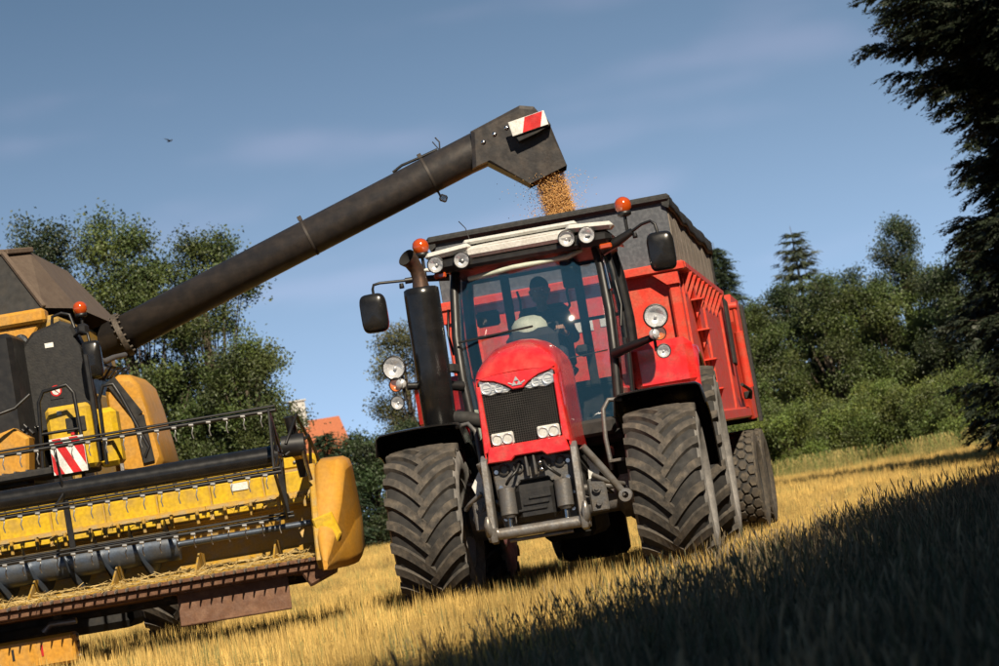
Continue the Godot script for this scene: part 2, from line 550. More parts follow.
# a broadleaf tree: limbs reach to lobes of foliage that are spread unevenly through the crown
func broadleaf(called: String, label: String, at: Vector3, h: float, rx: float, low: float, lobes: int, per: int, col: Color, leaf: float, group := "", shape := 0.0, sd := 1, lobe := 1.0):
	rng.seed = sd
	var t := thing(called, label, "tree", at, 0.0, group)
	var tg := Geo.new()
	var top := V(rng.randfn() * .2, h * .8, rng.randfn() * .2)
	var r0 := h * .02 + .05
	var axis := []
	var rads := []
	for i in 7:
		var f := i / 6.0
		axis.append(V(top.x * f + sin(f * 5.0 + sd) * .12, h * .8 * f - (.15 if i == 0 else 0.0), top.z * f + cos(f * 4.0 + sd) * .12))
		rads.append(r0 * (1.25 - f) * (1.35 if i == 0 else 1.0) + .015)
	tg.tube(axis, rads, 9)
	var xs := []; var cs := []
	for i in lobes:
		var f := (i + .5) / lobes
		var yy: float = lerp(low, h, f) + rng.randfn() * .03 * h
		var k := (yy - low) / maxf(h - low, .1)
		# outline of the crown: full below the middle, thinner at the top
		var env := sqrt(clampf(1.0 - pow(absf(k - .42) / .62, 2.2), .03, 1.0)) * (1.0 - shape * k)
		var a := i * 2.399 + rng.randfn() * .5
		var rr := rx * env * sqrt(rng.randf_range(.12, 1.0)) * .86
		var c := V(cos(a) * rr, minf(yy, h - .1), sin(a) * rr) + V(top.x * k, 0, top.z * k)
		var lr := rx * rng.randf_range(.15, .34) * (1.0 - .35 * k) * lobe
		var b0: Vector3 = axis[clampi(int(clampf(k * .8 + .15, 0, 1) * 6.0) - 1, 0, 5)]
		if c.distance_to(b0) > .3:
			tg.tube([b0, b0.lerp(c, .5) + V(0, -.06 * rr, 0), c], [r0 * .34 * (1.1 - k), r0 * .2 * (1.1 - k) + .01, .012], 5)
		var tone := tint(col, .42)
		for j in int(per * (lr / (rx * .28)) * (lr / (rx * .28))):
			var dir := V(rng.randfn(), rng.randfn() * .85, rng.randfn()).normalized()
			var q := c + dir * lr * pow(rng.randf(), .42) * V(1.15, .78, 1.15)
			var s := rng.randf_range(.7, 1.3)
			xs.append(Transform3D(Basis.from_euler(V(rng.randfn() * .6, rng.randf() * TAU, rng.randfn() * .6)).scaled(V(s, s, s)), q))
			cs.append(tint(tone, .2))
	obj("trunk", tg, M.bark, t)
	var cr := scatter("crown", sprig(30, leaf * 2.4, leaf * .62, leaf * .42, sd), xs, cs, t)
	cr.set_meta("kind", "stuff")
	return t

# a conifer: whorls of drooping branches; radius gives the branch length at each height share
func conifer(called: String, label: String, at: Vector3, h: float, prof: Array, gap: float, col: Color, size: float, group := "", sd := 1, droop := .25, from := .06, fill := 1.0):
	rng.seed = sd
	var t := thing(called, label, "tree", at, 0.0, group)
	var tg := Geo.new()
	tg.tube([V(0, -.15, 0), V(0, h * .3, 0), V(.05, h * .7, 0), V(0, h, 0)], [h * .017 + .03, h * .013 + .02, h * .007 + .01, .01], 8)
	var xs := []; var cs := []
	var y := h * from
	while y < h * .985:
		var k := y / h
		var r := 0.0
		for i in prof.size() - 1:
			if k >= prof[i][0] and k <= prof[i + 1][0]:
				r = lerp(float(prof[i][1]), float(prof[i + 1][1]), (k - prof[i][0]) / (prof[i + 1][0] - prof[i][0]))
		var n := int(5 + r * 1.6)
		var turn := rng.randf() * TAU
		for b in n:
			var a := turn + TAU * b / n + rng.randfn() * .18
			var len := maxf(r * rng.randf_range(.62, 1.12), .15)
			var dir := V(cos(a), 0, sin(a))
			var pts := []
			for i in 5:
				var f := i / 4.0
				pts.append(V(0, y, 0) + dir * len * f + V(0, len * (.12 * f - droop * f * f + .1 * f * f * f * f), 0))
			tg.tube(pts, [.012 + len * .01, .01 + len * .007, .01 + len * .005, .008, .004], 4, false)
			var m := int((len / (size * .3) + 2) * fill)
			for j in m:
				var f := clampf((j + rng.randf()) / m, .05, 1.0)
				var i0 := mini(int(f * 4.0), 3)
				var p: Vector3 = pts[i0].lerp(pts[i0 + 1], f * 4.0 - i0)
				for s in [-1, 1]:
					var yaw: float = -a + s * rng.randf_range(.2, 1.1) * (1.0 - f * .5)
					var sc := size * rng.randf_range(.7, 1.2) * (1.1 - .35 * f)
					var bs := Basis(Vector3.UP, yaw) * Basis(V(0, 0, 1), rng.randf_range(-.5, .1)) * Basis(V(1, 0, 0), rng.randfn() * .35)
					xs.append(Transform3D(bs.scaled(V(sc, sc, sc)), p + V(0, rng.randfn() * .05, 0)))
					cs.append(tint(col, .25))
		y += gap * rng.randf_range(.8, 1.2) * (.6 + .4 * (1.0 - k))
	obj("trunk", tg, M.bark, t)
	var cr := scatter("crown", spray(15, 1.0, .3, sd), xs, cs, t)
	cr.set_meta("kind", "stuff")
	return t

func gx(u: float, d: float) -> float: return u / 2600.0 * d

func build_trees():
	var oak := Color(.05, .072, .016)
	var dk := Color(.025, .042, .013)
	var olive := Color(.078, .078, .022)
	# trees behind the combine
	broadleaf("oak_tree", "tall leafy oak whose top rises left of the unloading pipe", V(gx(-352, 78), 0, -78), 11.3, 2.9, 2.2, 60, 75, oak, .15, "trees behind the combine", .35, 101)
	broadleaf("oak_tree", "broad oak whose crown shows on both sides of the unloading pipe", V(gx(-288, 80), 0, -80), 10.6, 2.55, 1.8, 58, 75, oak, .15, "trees behind the combine", .25, 102)
	broadleaf("oak_tree", "leafy tree at the left edge, just above the grain tank", V(gx(-440, 80), 0, -80), 11.7, 2.5, 2.0, 44, 70, dk, .15, "trees behind the combine", .3, 103)
	broadleaf("oak_tree", "lower tree whose rounded right shoulder stands clear against the sky", V(gx(-262, 76), 0, -76), 6.7, 1.75, 1.0, 40, 70, oak, .14, "trees behind the combine", .3, 104)
	broadleaf("leafy_tree", "tree in the far corner, mostly hidden behind the grain tank", V(gx(-560, 84), 0, -84), 9.0, 3.0, 1.5, 40, 60, dk, .16, "trees behind the combine", .3, 105)
	# between the combine and the tractor
	conifer("dark_conifer", "dark conifer standing right behind the reel, left of the house", V(gx(-190, 92), 0, -92), 4.5, [[0, 1.6], [.3, 1.5], [1, .1]], .28, Color(.022, .042, .018), .5, "", 111, .2)
	broadleaf("bush", "dark green bush in front of the house roof", V(gx(-150, 95), 0, -95), 4.1, 1.8, .2, 34, 70, dk, .15, "bushes between the two machines", .2, 112)
	broadleaf("bush", "dark bush low down between the yellow divider and the tractor tyre", V(gx(-118, 100), 0, -100), 4.4, 2.3, .1, 38, 70, dk, .16, "bushes between the two machines", .15, 113)
	broadleaf("yellowing_tree", "yellowish olive tree with thin top, left of the exhaust stack", V(gx(-95, 105), 0, -105), 8.6, 2.6, 1.0, 50, 60, olive, .15, "", .35, 114, .9)
	broadleaf("bush", "brownish bush half hidden behind the front left mudguard", V(gx(-60, 108), 0, -108), 5.2, 2.2, .2, 36, 60, Color(.10, .068, .022), .15, "bushes between the two machines", .2, 115)
	broadleaf("leafy_tree", "leafy tree hidden behind the tractor cab", V(gx(20, 120), 0, -120), 7.0, 3.4, .4, 40, 60, oak, .17, "", .2, 116)
	broadleaf("leafy_tree", "leafy tree hidden behind the trailer", V(gx(110, 125), 0, -125), 7.5, 3.4, .4, 40, 60, dk, .17, "", .2, 117)
	# the far hedge on the right
	conifer("spruce_tree", "dark spruce rising just right of the trailer's top edge", V(gx(226, 128), 0, -128), 11.9, [[0, 2.6], [.3, 2.5], [.7, 1.5], [1, .1]], .42, Color(.03, .046, .022), .75, "spruces in the far hedge", 121, .3)
	conifer("spruce_tree", "pale thin spruce with spaced branches, highest point of the far hedge", V(gx(305, 142), 0, -142), 13.3, [[0, 3.0], [.3, 2.8], [.7, 1.9], [1, .1]], .75, Color(.055, .068, .036), .8, "spruces in the far hedge", 122, -.05, .06, .75)
	broadleaf("poplar_tree", "slender broadleaf tree with a tall narrow top above the hedge", V(gx(404, 126), 0, -126), 11.3, 2.2, 1.0, 50, 60, dk, .17, "", .25, 123, 1.05)
	var far := [[214, 122, 8.4, 2.8, 0], [250, 124, 8.2, 2.6, 0], [285, 127, 9.0, 2.9, 1], [322, 124, 8.8, 2.7, 0], [352, 129, 9.2, 2.8, 1], [378, 124, 8.4, 2.4, 0], [432, 124, 8.6, 2.5, 0], [462, 120, 8.6, 2.6, 1], [500, 118, 9.5, 3.0, 1]]
	var says := ["leafy hedge tree directly right of the trailer body", "leafy hedge tree left of the pale spruce", "rounded hedge tree under the pale spruce", "leafy hedge tree just right of the pale spruce", "hedge tree in the dip between the spruce and the slender tree", "hedge tree directly left of the slender tall tree", "hedge tree directly right of the slender tall tree", "hedge tree beside the black conifer at the right", "hedge tree hidden behind the black conifer"]
	for i in far.size():
		var f = far[i]
		broadleaf("hedge_tree", says[i], V(gx(f[0], f[1]), 0, -f[1]), f[2], f[3], .4, 46, 62, oak if f[4] == 0 else dk, .18, "trees of the far hedge", .2, 130 + i)
	var low := [[205, 112, 2.4], [236, 113, 2.6], [268, 111, 3.0], [300, 113, 2.9], [330, 111, 2.7], [362, 112, 3.4], [395, 110, 2.8], [425, 108, 2.9], [452, 106, 3.2]]
	var says2 := ["low bush beside the trailer wheel", "low bush second from the trailer wheel", "light green bush in front of the hedge, below the pale spruce", "round light bush in front of the hedge, right of the pale spruce", "light green bush in the middle of the hedge foot", "taller light bush below and left of the slender tree", "light green bush below the slender tree", "low bush second from the black conifer", "low bush at the foot of the black conifer"]
	for i in low.size():
		var f = low[i]
		broadleaf("hedge_bush", says2[i], V(gx(f[0], f[1]), 0, -f[1]), f[2], 1.7, .1, 26, 60, Color(.085, .115, .022), .14, "bushes at the hedge foot", .1, 150 + i)
	# the black conifer at the right edge
	conifer("black_conifer", "tall black conifer overhanging the right edge", V(14.6, 0, -62), 16.0, [[0, 3.7], [.21, 3.7], [.33, 3.5], [.48, 3.2], [.555, 3.8], [.62, 4.6], [.69, 4.2], [.76, 3.4], [.85, 2.4], [1, .3]], .27, Color(.013, .02, .009), .9, "", 171, .12, .01, 1.7)
	# the row of trees on the right that shades the foreground; all stand outside the frame
	var row := [[5.6, 1.0, 12.5, 3.6], [7.7, 7.5, 12.5, 3.6], [9.4, 14.5, 12.5, 3.7], [11.0, 21.0, 12.5, 3.8], [12.7, 28.0, 13.0, 3.9], [14.4, 35.5, 13.0, 3.9], [16.2, 43.0, 13.5, 3.9], [20.5, 51.0, 15.0, 4.2], [9.5, -2.5, 13.0, 4.0], [13.0, 4.0, 13.0, 4.2], [16.0, 12.0, 13.0, 4.2], [18.0, 21.0, 13.0, 4.2], [20.5, 31.0, 14.0, 4.4], [2.0, -5.0, 12.5, 3.6]]
	for i in row.size():
		var f = row[i]
		broadleaf("row_tree", "tree of the row outside the right edge whose shadow covers the foreground", V(f[0], 0, -f[1]), f[2], f[3], 5.0 if f[1] < 16.0 else 1.6, 54, 60, dk, .3, "row of trees that shades the foreground", .2, 200 + i, 1.15)

func build_house():
	var d := 190.0
	var t := thing("farm_house", "white house with an orange tiled roof seen between the trees", "house", V(gx(-199, d), -1.0, -d), .25)
	var g := Geo.new()
	g.box(V(0, 3.8, 0), V(3.6, 7.6, 6), .02); obj("wall", g, M.plaster, t)
	var roof := Geo.new()
	roof.prism([Vector2(-3.4, 7.5), Vector2(0, 10.0), Vector2(3.4, 7.5), Vector2(3.4, 7.72), Vector2(0, 10.25), Vector2(-3.4, 7.72)], -2.0, 2.0, Transform3D(Basis(Vector3.UP, PI / 2), Vector3.ZERO))
	var ro := obj("roof", roof, M.roof_tile, t)
	var ch := Geo.new()
	ch.box(V(-1.0, 10.6, .2), V(1.1, 2.2, .9), .05)
	ch.box(V(-1.0, 11.76, .2), V(1.3, .12, 1.1), .03)
	obj("chimney", ch, M.stone, ro)
	for x in [-1.2, 1.2]:
		for y in [2.0, 5.2]:
			var w := Geo.new(); w.box(V(x, y, 3.0), V(1.1, 1.4, .1), .02)
			var wi := obj("window", w, M.white, t)
			var p := Geo.new(); p.box(V(x, y, 3.04), V(.9, 1.2, .06), .01)
			obj("pane", p, M.glass_dark, wi)

func build_bird():
	var g := Geo.new(); g.soft()
	g.tube([V(0, 0, -.2), V(0, .02, -.05), V(0, .02, .1), V(0, .01, .2)], [.01, .05, .045, .01], 6)
	for s in [-1, 1]:
		g.flat()
		g.prism([Vector2(0, -.07), Vector2(.22, -.03), Vector2(.5, -.12), Vector2(.24, .08), Vector2(0, .08)], -.008, .008, Transform3D(Basis(V(s, .35, 0).normalized(), V(0, 0, 1), V(0, 1, 0)), V(0, .02, 0)))
	var o := obj("bird", g, M.dark)
	var d := 90.0
	o.position = V(gx(-296, d), .85 + (170 + 246) / 2600.0 * d, -d)
	o.rotation.y = 1.1; o.scale = Vector3.ONE * .55
	tag(o, "small dark bird flying high in the sky at the left", "bird")

# ---------------------------------------------------------------- wheels, lamps
func lug_wheel(parent: Node3D, called: String, at: Vector3, R: float, W: float, n: int, s: int, steer := 0.0):
	var w := Node3D.new(); w.name = called; parent.add_child(w, true)
	w.position = at; w.rotation.y = steer
	var h := W * .5
	var g := Geo.new()
	g.lathe(V(0, 0, 0), V(1, 0, 0), [[-h * .93, R * .9], [-h * .8, R * .935], [-h * .4, R * .95], [0, R * .955], [h * .4, R * .95], [h * .8, R * .935], [h * .93, R * .9]], 64)
	obj("tyre", g, M.rubber, w)
	for e in [-1, 1]:
		var sw := Geo.new()
		sw.lathe(V(0, 0, 0), V(e, 0, 0), [[h * .93, R * .9], [h * .985, R * .86], [h * 1.03, R * .76], [h * 1.0, R * .66], [h * .9, R * .585], [h * .8, R * .57], [h * .8, R * .55]], 64)
		obj("sidewall", sw, M.sidewall, w)
	var t := Geo.new()
	var seg := 7
	for e in [-1, 1]:
		for i in n:
			var p0 := TAU * (i + (.5 if e > 0 else 0.0)) / n
			var L := []
			for k in seg + 1:
				var u := float(k) / seg
				var x: float = e * (-.035 + u * (h * 1.0 + .035))
				var ph := p0 + .30 / R * (1.0 - pow(1.0 - u, 1.5)) * (W / .62)
				var top := R * (1.0 - .035 * u * u * u)
				var bot := R * (.945 - .06 * u * u * u * u)
				var wd := .030 + .010 * u
				var slope := atan2(.30 * (W / .62) * 1.5 * pow(1.0 - u, .5), h + .035)
				var half := wd / maxf(cos(slope), .45) / R
				var row := []
				for a in [[-1.35, bot], [-1.0, top], [1.0, top], [1.35, bot]]:
					var an: float = ph + half * a[0]
					row.append(V(x, a[1] * sin(an), a[1] * cos(an)))
				L.append(row)
			t.flat()
			for k in seg:
				for j in 3:
					t.q(L[k][j], L[k][j + 1], L[k + 1][j + 1], L[k + 1][j])
			t.q(L[0][0], L[0][1], L[0][2], L[0][3])
			t.q(L[seg][3], L[seg][2], L[seg][1], L[seg][0])
	obj("tread", t, M.lug, w)
	var r := Geo.new()
	r.lathe(V(0, 0, 0), V(s, 0, 0), [[h * .8, R * .55], [h * .86, R * .575], [h * .86, R * .545], [h * .7, R * .52], [h * .1, R * .5], [h * .05, R * .3], [h * .25, R * .24], [h * .25, 0]], 40, false)
	r.lathe(V(0, 0, 0), V(-s, 0, 0), [[h * .8, R * .55], [h * .86, R * .575], [h * .86, R * .545], [h * .7, R * .52], [-h * .1, R * .5]], 40, false)
	for k in 8: r.lathe(V(0, R * .2 * sin(TAU * k / 8), R * .2 * cos(TAU * k / 8)), V(s, 0, 0), [[h * .25, .025], [h * .25 + .03, .025], [h * .25 + .03, 0]], 6, false)
	obj("rim", r, M.rim, w)
	return w

func round_lamp(parent: Node3D, called: String, at: Vector3, dir: Vector3, r: float, amber := false, body: Material = null):
	var g := Geo.new()
	g.lathe(at, dir, [[-r * .9, 0], [-r * .85, r * .55], [-r * .3, r * 1.02], [.012, r * 1.12], [.022, r * 1.1], [.02, r * .98]], 28)
	var o := obj(called, g, body if body else M.black, parent)
	var b := Geo.new()
	b.lathe(at, dir, [[.01, r * .98], [-r * .22, r * .82], [-r * .42, r * .5], [-r * .5, r * .2], [-r * .5, 0]], 28)
	b.lathe(at - dir.normalized() * r * .5, dir, [[0, r * .16], [r * .3, r * .14], [r * .34, 0]], 12)
	obj("reflector", b, M.amber_paint if amber else M.mirror_bowl, o)
	var l := Geo.new()
	l.lathe(at, dir, [[.012, r * .99], [.022, r * .7], [.026, 0]], 28)
	obj("lens", l, M.lens, o)
	return o

func beacon(parent: Node3D, at: Vector3, r := .085):
	var d := Geo.new()
	d.lathe(at, V(0, 1, 0), [[-r * .75, r * .72], [-r * .45, r * .93], [0, r], [r * .45, r * .9], [r * .75, r * .66], [r * .94, r * .3], [r * .99, 0]], 24)
	var o := obj("beacon_light", d, M.amber, parent)
	var b := Geo.new()
	b.lathe(at, V(0, 1, 0), [[-r * 1.35, r * .5], [-r * 1.2, r * .8], [-r * .78, r * .84], [-r * .74, r * .7]], 24)
	b.tube([at + V(0, -r * 1.4, 0), at + V(0, -r * 3.6, 0)], .018, 8)
	obj("base", b, M.black, o)

# ---------------------------------------------------------------- tractor
func build_tractor():
	var T := thing("tractor", "red tractor with black grille and cab, driven towards the viewer", "tractor", V(.23, 0, -24), deg_to_rad(-7.0))
	for s in [-1, 1]:
		lug_wheel(T, "front_wheel", V(s * 1.11, .75, 0), .76, .66, 21, s)
		lug_wheel(T, "rear_wheel", V(s * 1.19, .965, -2.95), .97, .68, 22, s)
	# hood
	var secs := [[1.265, 1.985, 1.93, .352], [1.22, 2.065, 1.955, .364], [1.12, 2.14, 1.985, .37], [.95, 2.21, 2.01, .368], [.7, 2.265, 2.03, .36], [.35, 2.295, 2.045, .345], [-.2, 2.30, 2.05, .325], [-.7, 2.28, 2.05, .31]]
	var g := Geo.new()
	var rings := []
	for c in secs:
		var z: float = c[0]; var yt: float = c[1]; var ys: float = c[2]; var w: float = c[3]
		var r := PackedVector3Array()
		var half := [[1.05, 1.27], [1.03, 1.45], [1.005, 1.75], [1.0, ys - .05], [.975, ys], [.92, ys + (yt - ys) * .28], [.8, ys + (yt - ys) * .55], [.6, ys + (yt - ys) * .8], [.32, ys + (yt - ys) * .95]]
		for p in half: r.append(V(-w * p[0], p[1], z))
		r.append(V(0, yt, z))
		half.reverse()
		for p in half: r.append(V(w * p[0], p[1], z))
		rings.append(r)
	g.shell(rings, -.012)
	var hood := obj("hood", g, M.red, T)
	# nose: the red front lip that dips to the badge
	g = Geo.new()
	g.prism([Vector2(-.352, 1.975), Vector2(-.30, 1.945), Vector2(-.2, 1.925), Vector2(-.1, 1.875), Vector2(-.045, 1.83), Vector2(.045, 1.83), Vector2(.1, 1.875), Vector2(.2, 1.925), Vector2(.30, 1.945), Vector2(.352, 1.975), Vector2(.28, 1.985), Vector2(.14, 1.989), Vector2(-.14, 1.989), Vector2(-.28, 1.985)], 1.19, 1.272, Transform3D(), .008)
	for s in [-1, 1]:
		g.prism([Vector2(s * .318, 1.33), Vector2(s * .385, 1.30), Vector2(s * .36, 1.9), Vector2(s * .325, 1.9)], 1.2, 1.274, Transform3D(), .008)
	g.prism([Vector2(-.37, 1.22), Vector2(-.34, 1.36), Vector2(.34, 1.36), Vector2(.37, 1.22), Vector2(.16, 1.215), Vector2(.12, 1.25), Vector2(-.12, 1.25), Vector2(-.16, 1.215)], 1.1, 1.285, Transform3D(), .01)
	obj("nose", g, M.red, hood)
	# badge of three triangles
	g = Geo.new()
	for k in 3:
		var a := PI / 2 + TAU * k / 3
		var c := Vector2(cos(a), sin(a)) * .026 + Vector2(0, 1.888)
		var p := []
		for j in 3: p.append(c + Vector2(cos(a + TAU * j / 3), sin(a + TAU * j / 3)) * .027)
		g.prism(p, 1.27, 1.28)
	for s in [-1, 1]: g.bar(V(s * .04, 1.875, 1.275), V(s * .075, 1.892, 1.275), .008, .012, .002)
	obj("badge", g, M.logo, hood)
	g = Geo.new()
	g.lathe(V(0, 2.135, 1.112), V(0, .45, .62), [[-.01, .03], [.006, .03], [.008, .024], [.003, .02], [.003, 0]], 20)
	obj("emblem", g, M.red, hood)
	g = Geo.new()
	g.box(V(0, 1.6, 1.19), V(.7, .62, .03), .004)
	obj("grille_back", g, M.dark, hood)
	g = Geo.new()
	for i in 33: g.box(V(-.32 + i * .02, 1.61, 1.228), V(.006, .52, .012), 0.0)
	for i in 26: g.box(V(0, 1.36 + i * .0205, 1.234), V(.64, .006, .008), 0.0)
	obj("grille", g, M.mesh, hood)
	# headlights
	for s in [-1, 1]:
		g = Geo.new()
		var wing := [Vector2(s * .335, 1.955), Vector2(s * .30, 1.936), Vector2(s * .2, 1.916), Vector2(s * .11, 1.868), Vector2(s * .06, 1.833), Vector2(s * .1, 1.815), Vector2(s * .19, 1.822), Vector2(s * .25, 1.81), Vector2(s * .33, 1.835)]
		g.prism(wing, 1.21, 1.236, Transform3D(), .004)
		var hl := obj("headlight", g, M.silver, hood)
		for c in [[.275, 1.876, .047], [.165, 1.862, .036]]:
			var b := Geo.new()
			b.lathe(V(s * c[0], c[1], 1.238), V(0, 0, 1), [[.012, c[2] * 1.1], [.02, c[2] * 1.05], [.004, c[2] * .8], [-.012, c[2] * .45], [-.014, 0]], 24)
			obj("reflector", b, M.mirror_bowl, hl)
		var l := Geo.new(); l.prism(wing, 1.262, 1.27, Transform3D(), .003)
		obj("lens", l, M.lens, hl)
		g = Geo.new()
		g.box(V(s * .205, 1.418, 1.245), V(.2, .112, .03), .012)
		var wl := obj("work_light", g, M.silver, hood)
		for k in [-1, 1]:
			var b := Geo.new()
			b.lathe(V(s * .205 + k * .048, 1.414, 1.262), V(0, 0, 1), [[0, .05], [.014, .047], [.006, .04], [-.012, .025], [-.014, 0]], 24)
			obj("reflector", b, M.mirror_bowl, wl)
	# engine, chassis, belly
	g = Geo.new()
	g.box(V(0, 1.05, .1), V(.62, .5, 2.0), .03)
	g.box(V(0, .98, -1.9), V(.75, .6, 2.3), .04)
	g.box(V(0, 1.55, .35), V(.52, .6, 1.3), .03)
	g.box(V(0, .7, -.6), V(.4, .3, 1.6), .04)
	g.box(V(0, .62, -1.8), V(.5, .4, 1.6), .05)  # lower belly, added to darken the gap between the front wheels
	g.box(V(0, .95, -2.95), V(1.7, .42, .5), .08)
	obj("engine_block", g, M.dark, T)
	g = Geo.new()
	g.tube([V(-.78, .75, 0), V(-.4, .72, 0), V(0, .7, 0), V(.4, .72, 0), V(.78, .75, 0)], [.13, .1, .14, .1, .13], 14)
	g.box(V(0, .72, .05), V(.5, .26, .4), .05)
	for s in [-1, 1]:
		g.lathe(V(s * .6, .75, 0), V(s, 0, 0), [[0, .12], [.05, .2], [.16, .2], [.2, .14], [.34, .14]], 18, false)
		g.tube([V(s * .25, .88, .22), V(s * .68, .86, .2)], .035, 10)
	obj("front_axle", g, M.cast, T)
	# low hitch blocks, added to hide sunlit ground between the wheels
	g = Geo.new()
	g.box(V(0, .5, -3.3), V(.7, .7, .3), .05)
	g.box(V(0, .24, -3.5), V(.5, .2, .7), .04)
	for s in [-1, 1]: g.bar(V(s * .45, .55, -3.2), V(s * .48, .45, -4.1), .06, .1, .01)
	obj("added_hitch", g, M.dark, T)
	# front linkage: cast carrier between the chassis and the lower links
	g = Geo.new()
	g.prism([Vector2(-.36, 1.20), Vector2(-.33, .62), Vector2(-.24, .56), Vector2(-.2, .64), Vector2(-.2, .95), Vector2(-.12, 1.03), Vector2(.12, 1.03), Vector2(.2, .95), Vector2(.2, .64), Vector2(.24, .56), Vector2(.33, .62), Vector2(.36, 1.20), Vector2(.12, 1.24), Vector2(-.12, 1.24)], 1.08, 1.16, Transform3D(), .012)
	g.box(V(0, 1.12, 1.0), V(.66, .22, .2), .02)
	for x in [-.25, -.12, .12, .25]: g.lathe(V(x, 1.15, 1.15), V(0, 0, 1), [[0, .05], [.03, .05], [.04, .036], [-.0, .03], [-.0, 0]], 14, false)
	for x in [-.035, .035]: g.box(V(x, 1.15, 1.2), V(.02, .18, .12), .006)
	for x in [-.27, .27, -.16, .16]:
		g.lathe(V(x, 1.01, 1.16), V(0, 0, 1), [[0, .018], [.012, .018], [.014, .0]], 6, false)
	var lk := obj("linkage_carrier", g, M.cast, T)
	g = Geo.new()
	g.lathe(V(.08, 1.16, 1.19), V(0, 0, 1), [[0, .022], [.03, .02], [.032, 0]], 10)
	g.lathe(V(.085, 1.1, 1.19), V(0, 0, 1), [[0, .022], [.03, .02], [.032, 0]], 10)
	obj("coupler", g, M.chrome, lk)
	for s in [-1, 1]:
		g = Geo.new()
		g.prism([Vector2(1.22, 1.3), Vector2(1.3, 1.25), Vector2(1.44, .66), Vector2(1.42, .54), Vector2(1.32, .52), Vector2(1.26, .62), Vector2(1.16, 1.2)], -.03, .03, Transform3D(Basis(V(0, 0, 1), V(0, 1, 0), V(-1, 0, 0)), V(s * .40, 0, 0)), .008)
		g.lathe(V(s * .37, .6, 1.36), V(s, 0, 0), [[0, .06], [.08, .06], [.085, .0]], 16, false)
		obj("lower_link", g, M.steel, T)
		g = Geo.new()
		g.lathe(V(s * .25, .99, 1.25), V(0, -1, .12), [[0, .0], [0, .05], [.01, .075], [.24, .075], [.25, .06], [.27, .045]], 18, false)
		var cy := obj("lift_cylinder", g, M.cast, T)
		var rd := Geo.new()
		rd.tube([V(s * .25, .74, 1.28), V(s * .25, .61, 1.3)], .026, 10)
		rd.tube([V(s * .21, .6, 1.3), V(s * .29, .6, 1.3)], .045, 12)
		obj("piston_rod", rd, M.rod, cy)
		g = Geo.new()
		var ex := .74 if s > 0 else .55
		g.tube([V(s * .46, 1.24, 1.1), V(s * (ex - .13), 1.0, 1.02), V(s * ex, .77, .92)], .035, 10)
		g.tube([V(s * .5, .98, 1.05), V(s * .62, .9, 1.0), V(s * .72, .86, .6)], .022, 8)
		g.lathe(V(s * (ex + .01), .76, .87), V(0, 0, 1), [[0, .06], [.1, .06], [.1, .03], [.05, .03]], 14, false)
		obj("stabiliser_strut", g, M.steel, T)
		g = Geo.new()
		g.prism([Vector2(s * .48, 1.2), Vector2(s * .58, 1.05), Vector2(s * .52, .88), Vector2(s * .46, .95)], .98, 1.0)
		obj("label_plate", g, M.white, T)
	g = Geo.new()
	g.box(V(0, .83, 1.18), V(.37, .33, .18), .05)
	for k in 3: g.box(V(-.04 + k * .04, .77 + k * .05, 1.27), V(.26 - k * .03, .022, .03), .006)
	obj("front_weight", g, M.plastic, T)
	g = Geo.new()
	g.tube([V(-.37, .6, 1.36), V(.37, .6, 1.36)], .05, 14)
	g.tube([V(-.28, .53, 1.3), V(.28, .53, 1.3)], .018, 8)
	obj("cross_shaft", g, M.steel, T)
	# small fittings of the front linkage
	for s in [-1, 1]:
		g = Geo.new()
		g.tube([V(s * .37, .62, 1.37), V(s * .43, .62, 1.4), V(s * .43, .7, 1.46), V(s * .43, .76, 1.42)], [.045, .042, .036, .02], 10)
		obj("coupling_hook", g, M.steel, T)
		g = Geo.new()
		g.box(V(s * .52, .8, 1.0), V(.16, .3, .05), .015); g.lathe(V(s * .52, .86, 1.03), V(0, 0, 1), [[0, .04], [.03, .04], [.03, .02], [.045, .02], [.045, 0]], 12, false)
		g.lathe(V(s * .52, .73, 1.03), V(0, 0, 1), [[0, .028], [.025, .028], [.025, 0]], 6, false)
		obj("bracket_plate", g, M.cast, T)
		for k in 4:
			g = Geo.new(); g.lathe(V(s * (.30 + .02 * (k % 2)), .72 + k * .14, 1.16), V(0, 0, 1), [[0, .02], [.016, .02], [.016, .009], [.026, .009], [.026, 0]], 6, false)
			obj("bolt", g, M.rod, lk)
	for k in 2:
		g = Geo.new()
		g.tube([V(-.1 + k * .2, 1.2, 1.17), V(-.13 + k * .27, 1.12, 1.28), V(-.2 + k * .4, 1.06, 1.3), V(-.24 + k * .48, 1.02, 1.24)], .014, 7)
		obj("hose", g, M.black, T)
	# hoses
	for s in [-1, 1]:
		for k in 3:
			g = Geo.new()
			g.tube([V(s * (.3 + k * .05), 1.2, 1.02), V(s * (.44 + k * .06), 1.0 - k * .06, .96), V(s * (.42 + k * .1), .8, .7), V(s * .3, .85, .35)], .013, 6)
			obj("hose", g, M.black, T)
	# mudguards over the front wheels
	for s in [-1, 1]:
		g = Geo.new()
		var rows := []
		for i in 15:
			var a := deg_to_rad(81.0 + i * 6.4)
			var row := PackedVector3Array()
			for c in [[-.43, -.2], [-.40, -.03], [-.36, 0], [-.2, .012], [0, .016], [.2, .012], [.36, 0], [.40, -.03], [.43, -.2]]:
				var rr: float = .925 + c[1]
				row.append(V(s * 1.12 + c[0], .75 + rr * sin(a), rr * cos(a)))
			rows.append(row)
		g.shell(rows, .012)
		obj("front_mudguard", g, M.black_gloss, T)
		g = Geo.new()
		g.tube([V(s * .78, 1.63, -.02), V(s * .66, 1.64, 0), V(s * .60, 1.56, .03), V(s * .585, 1.3, .1), V(s * .6, 1.0, .12)], .022, 10)
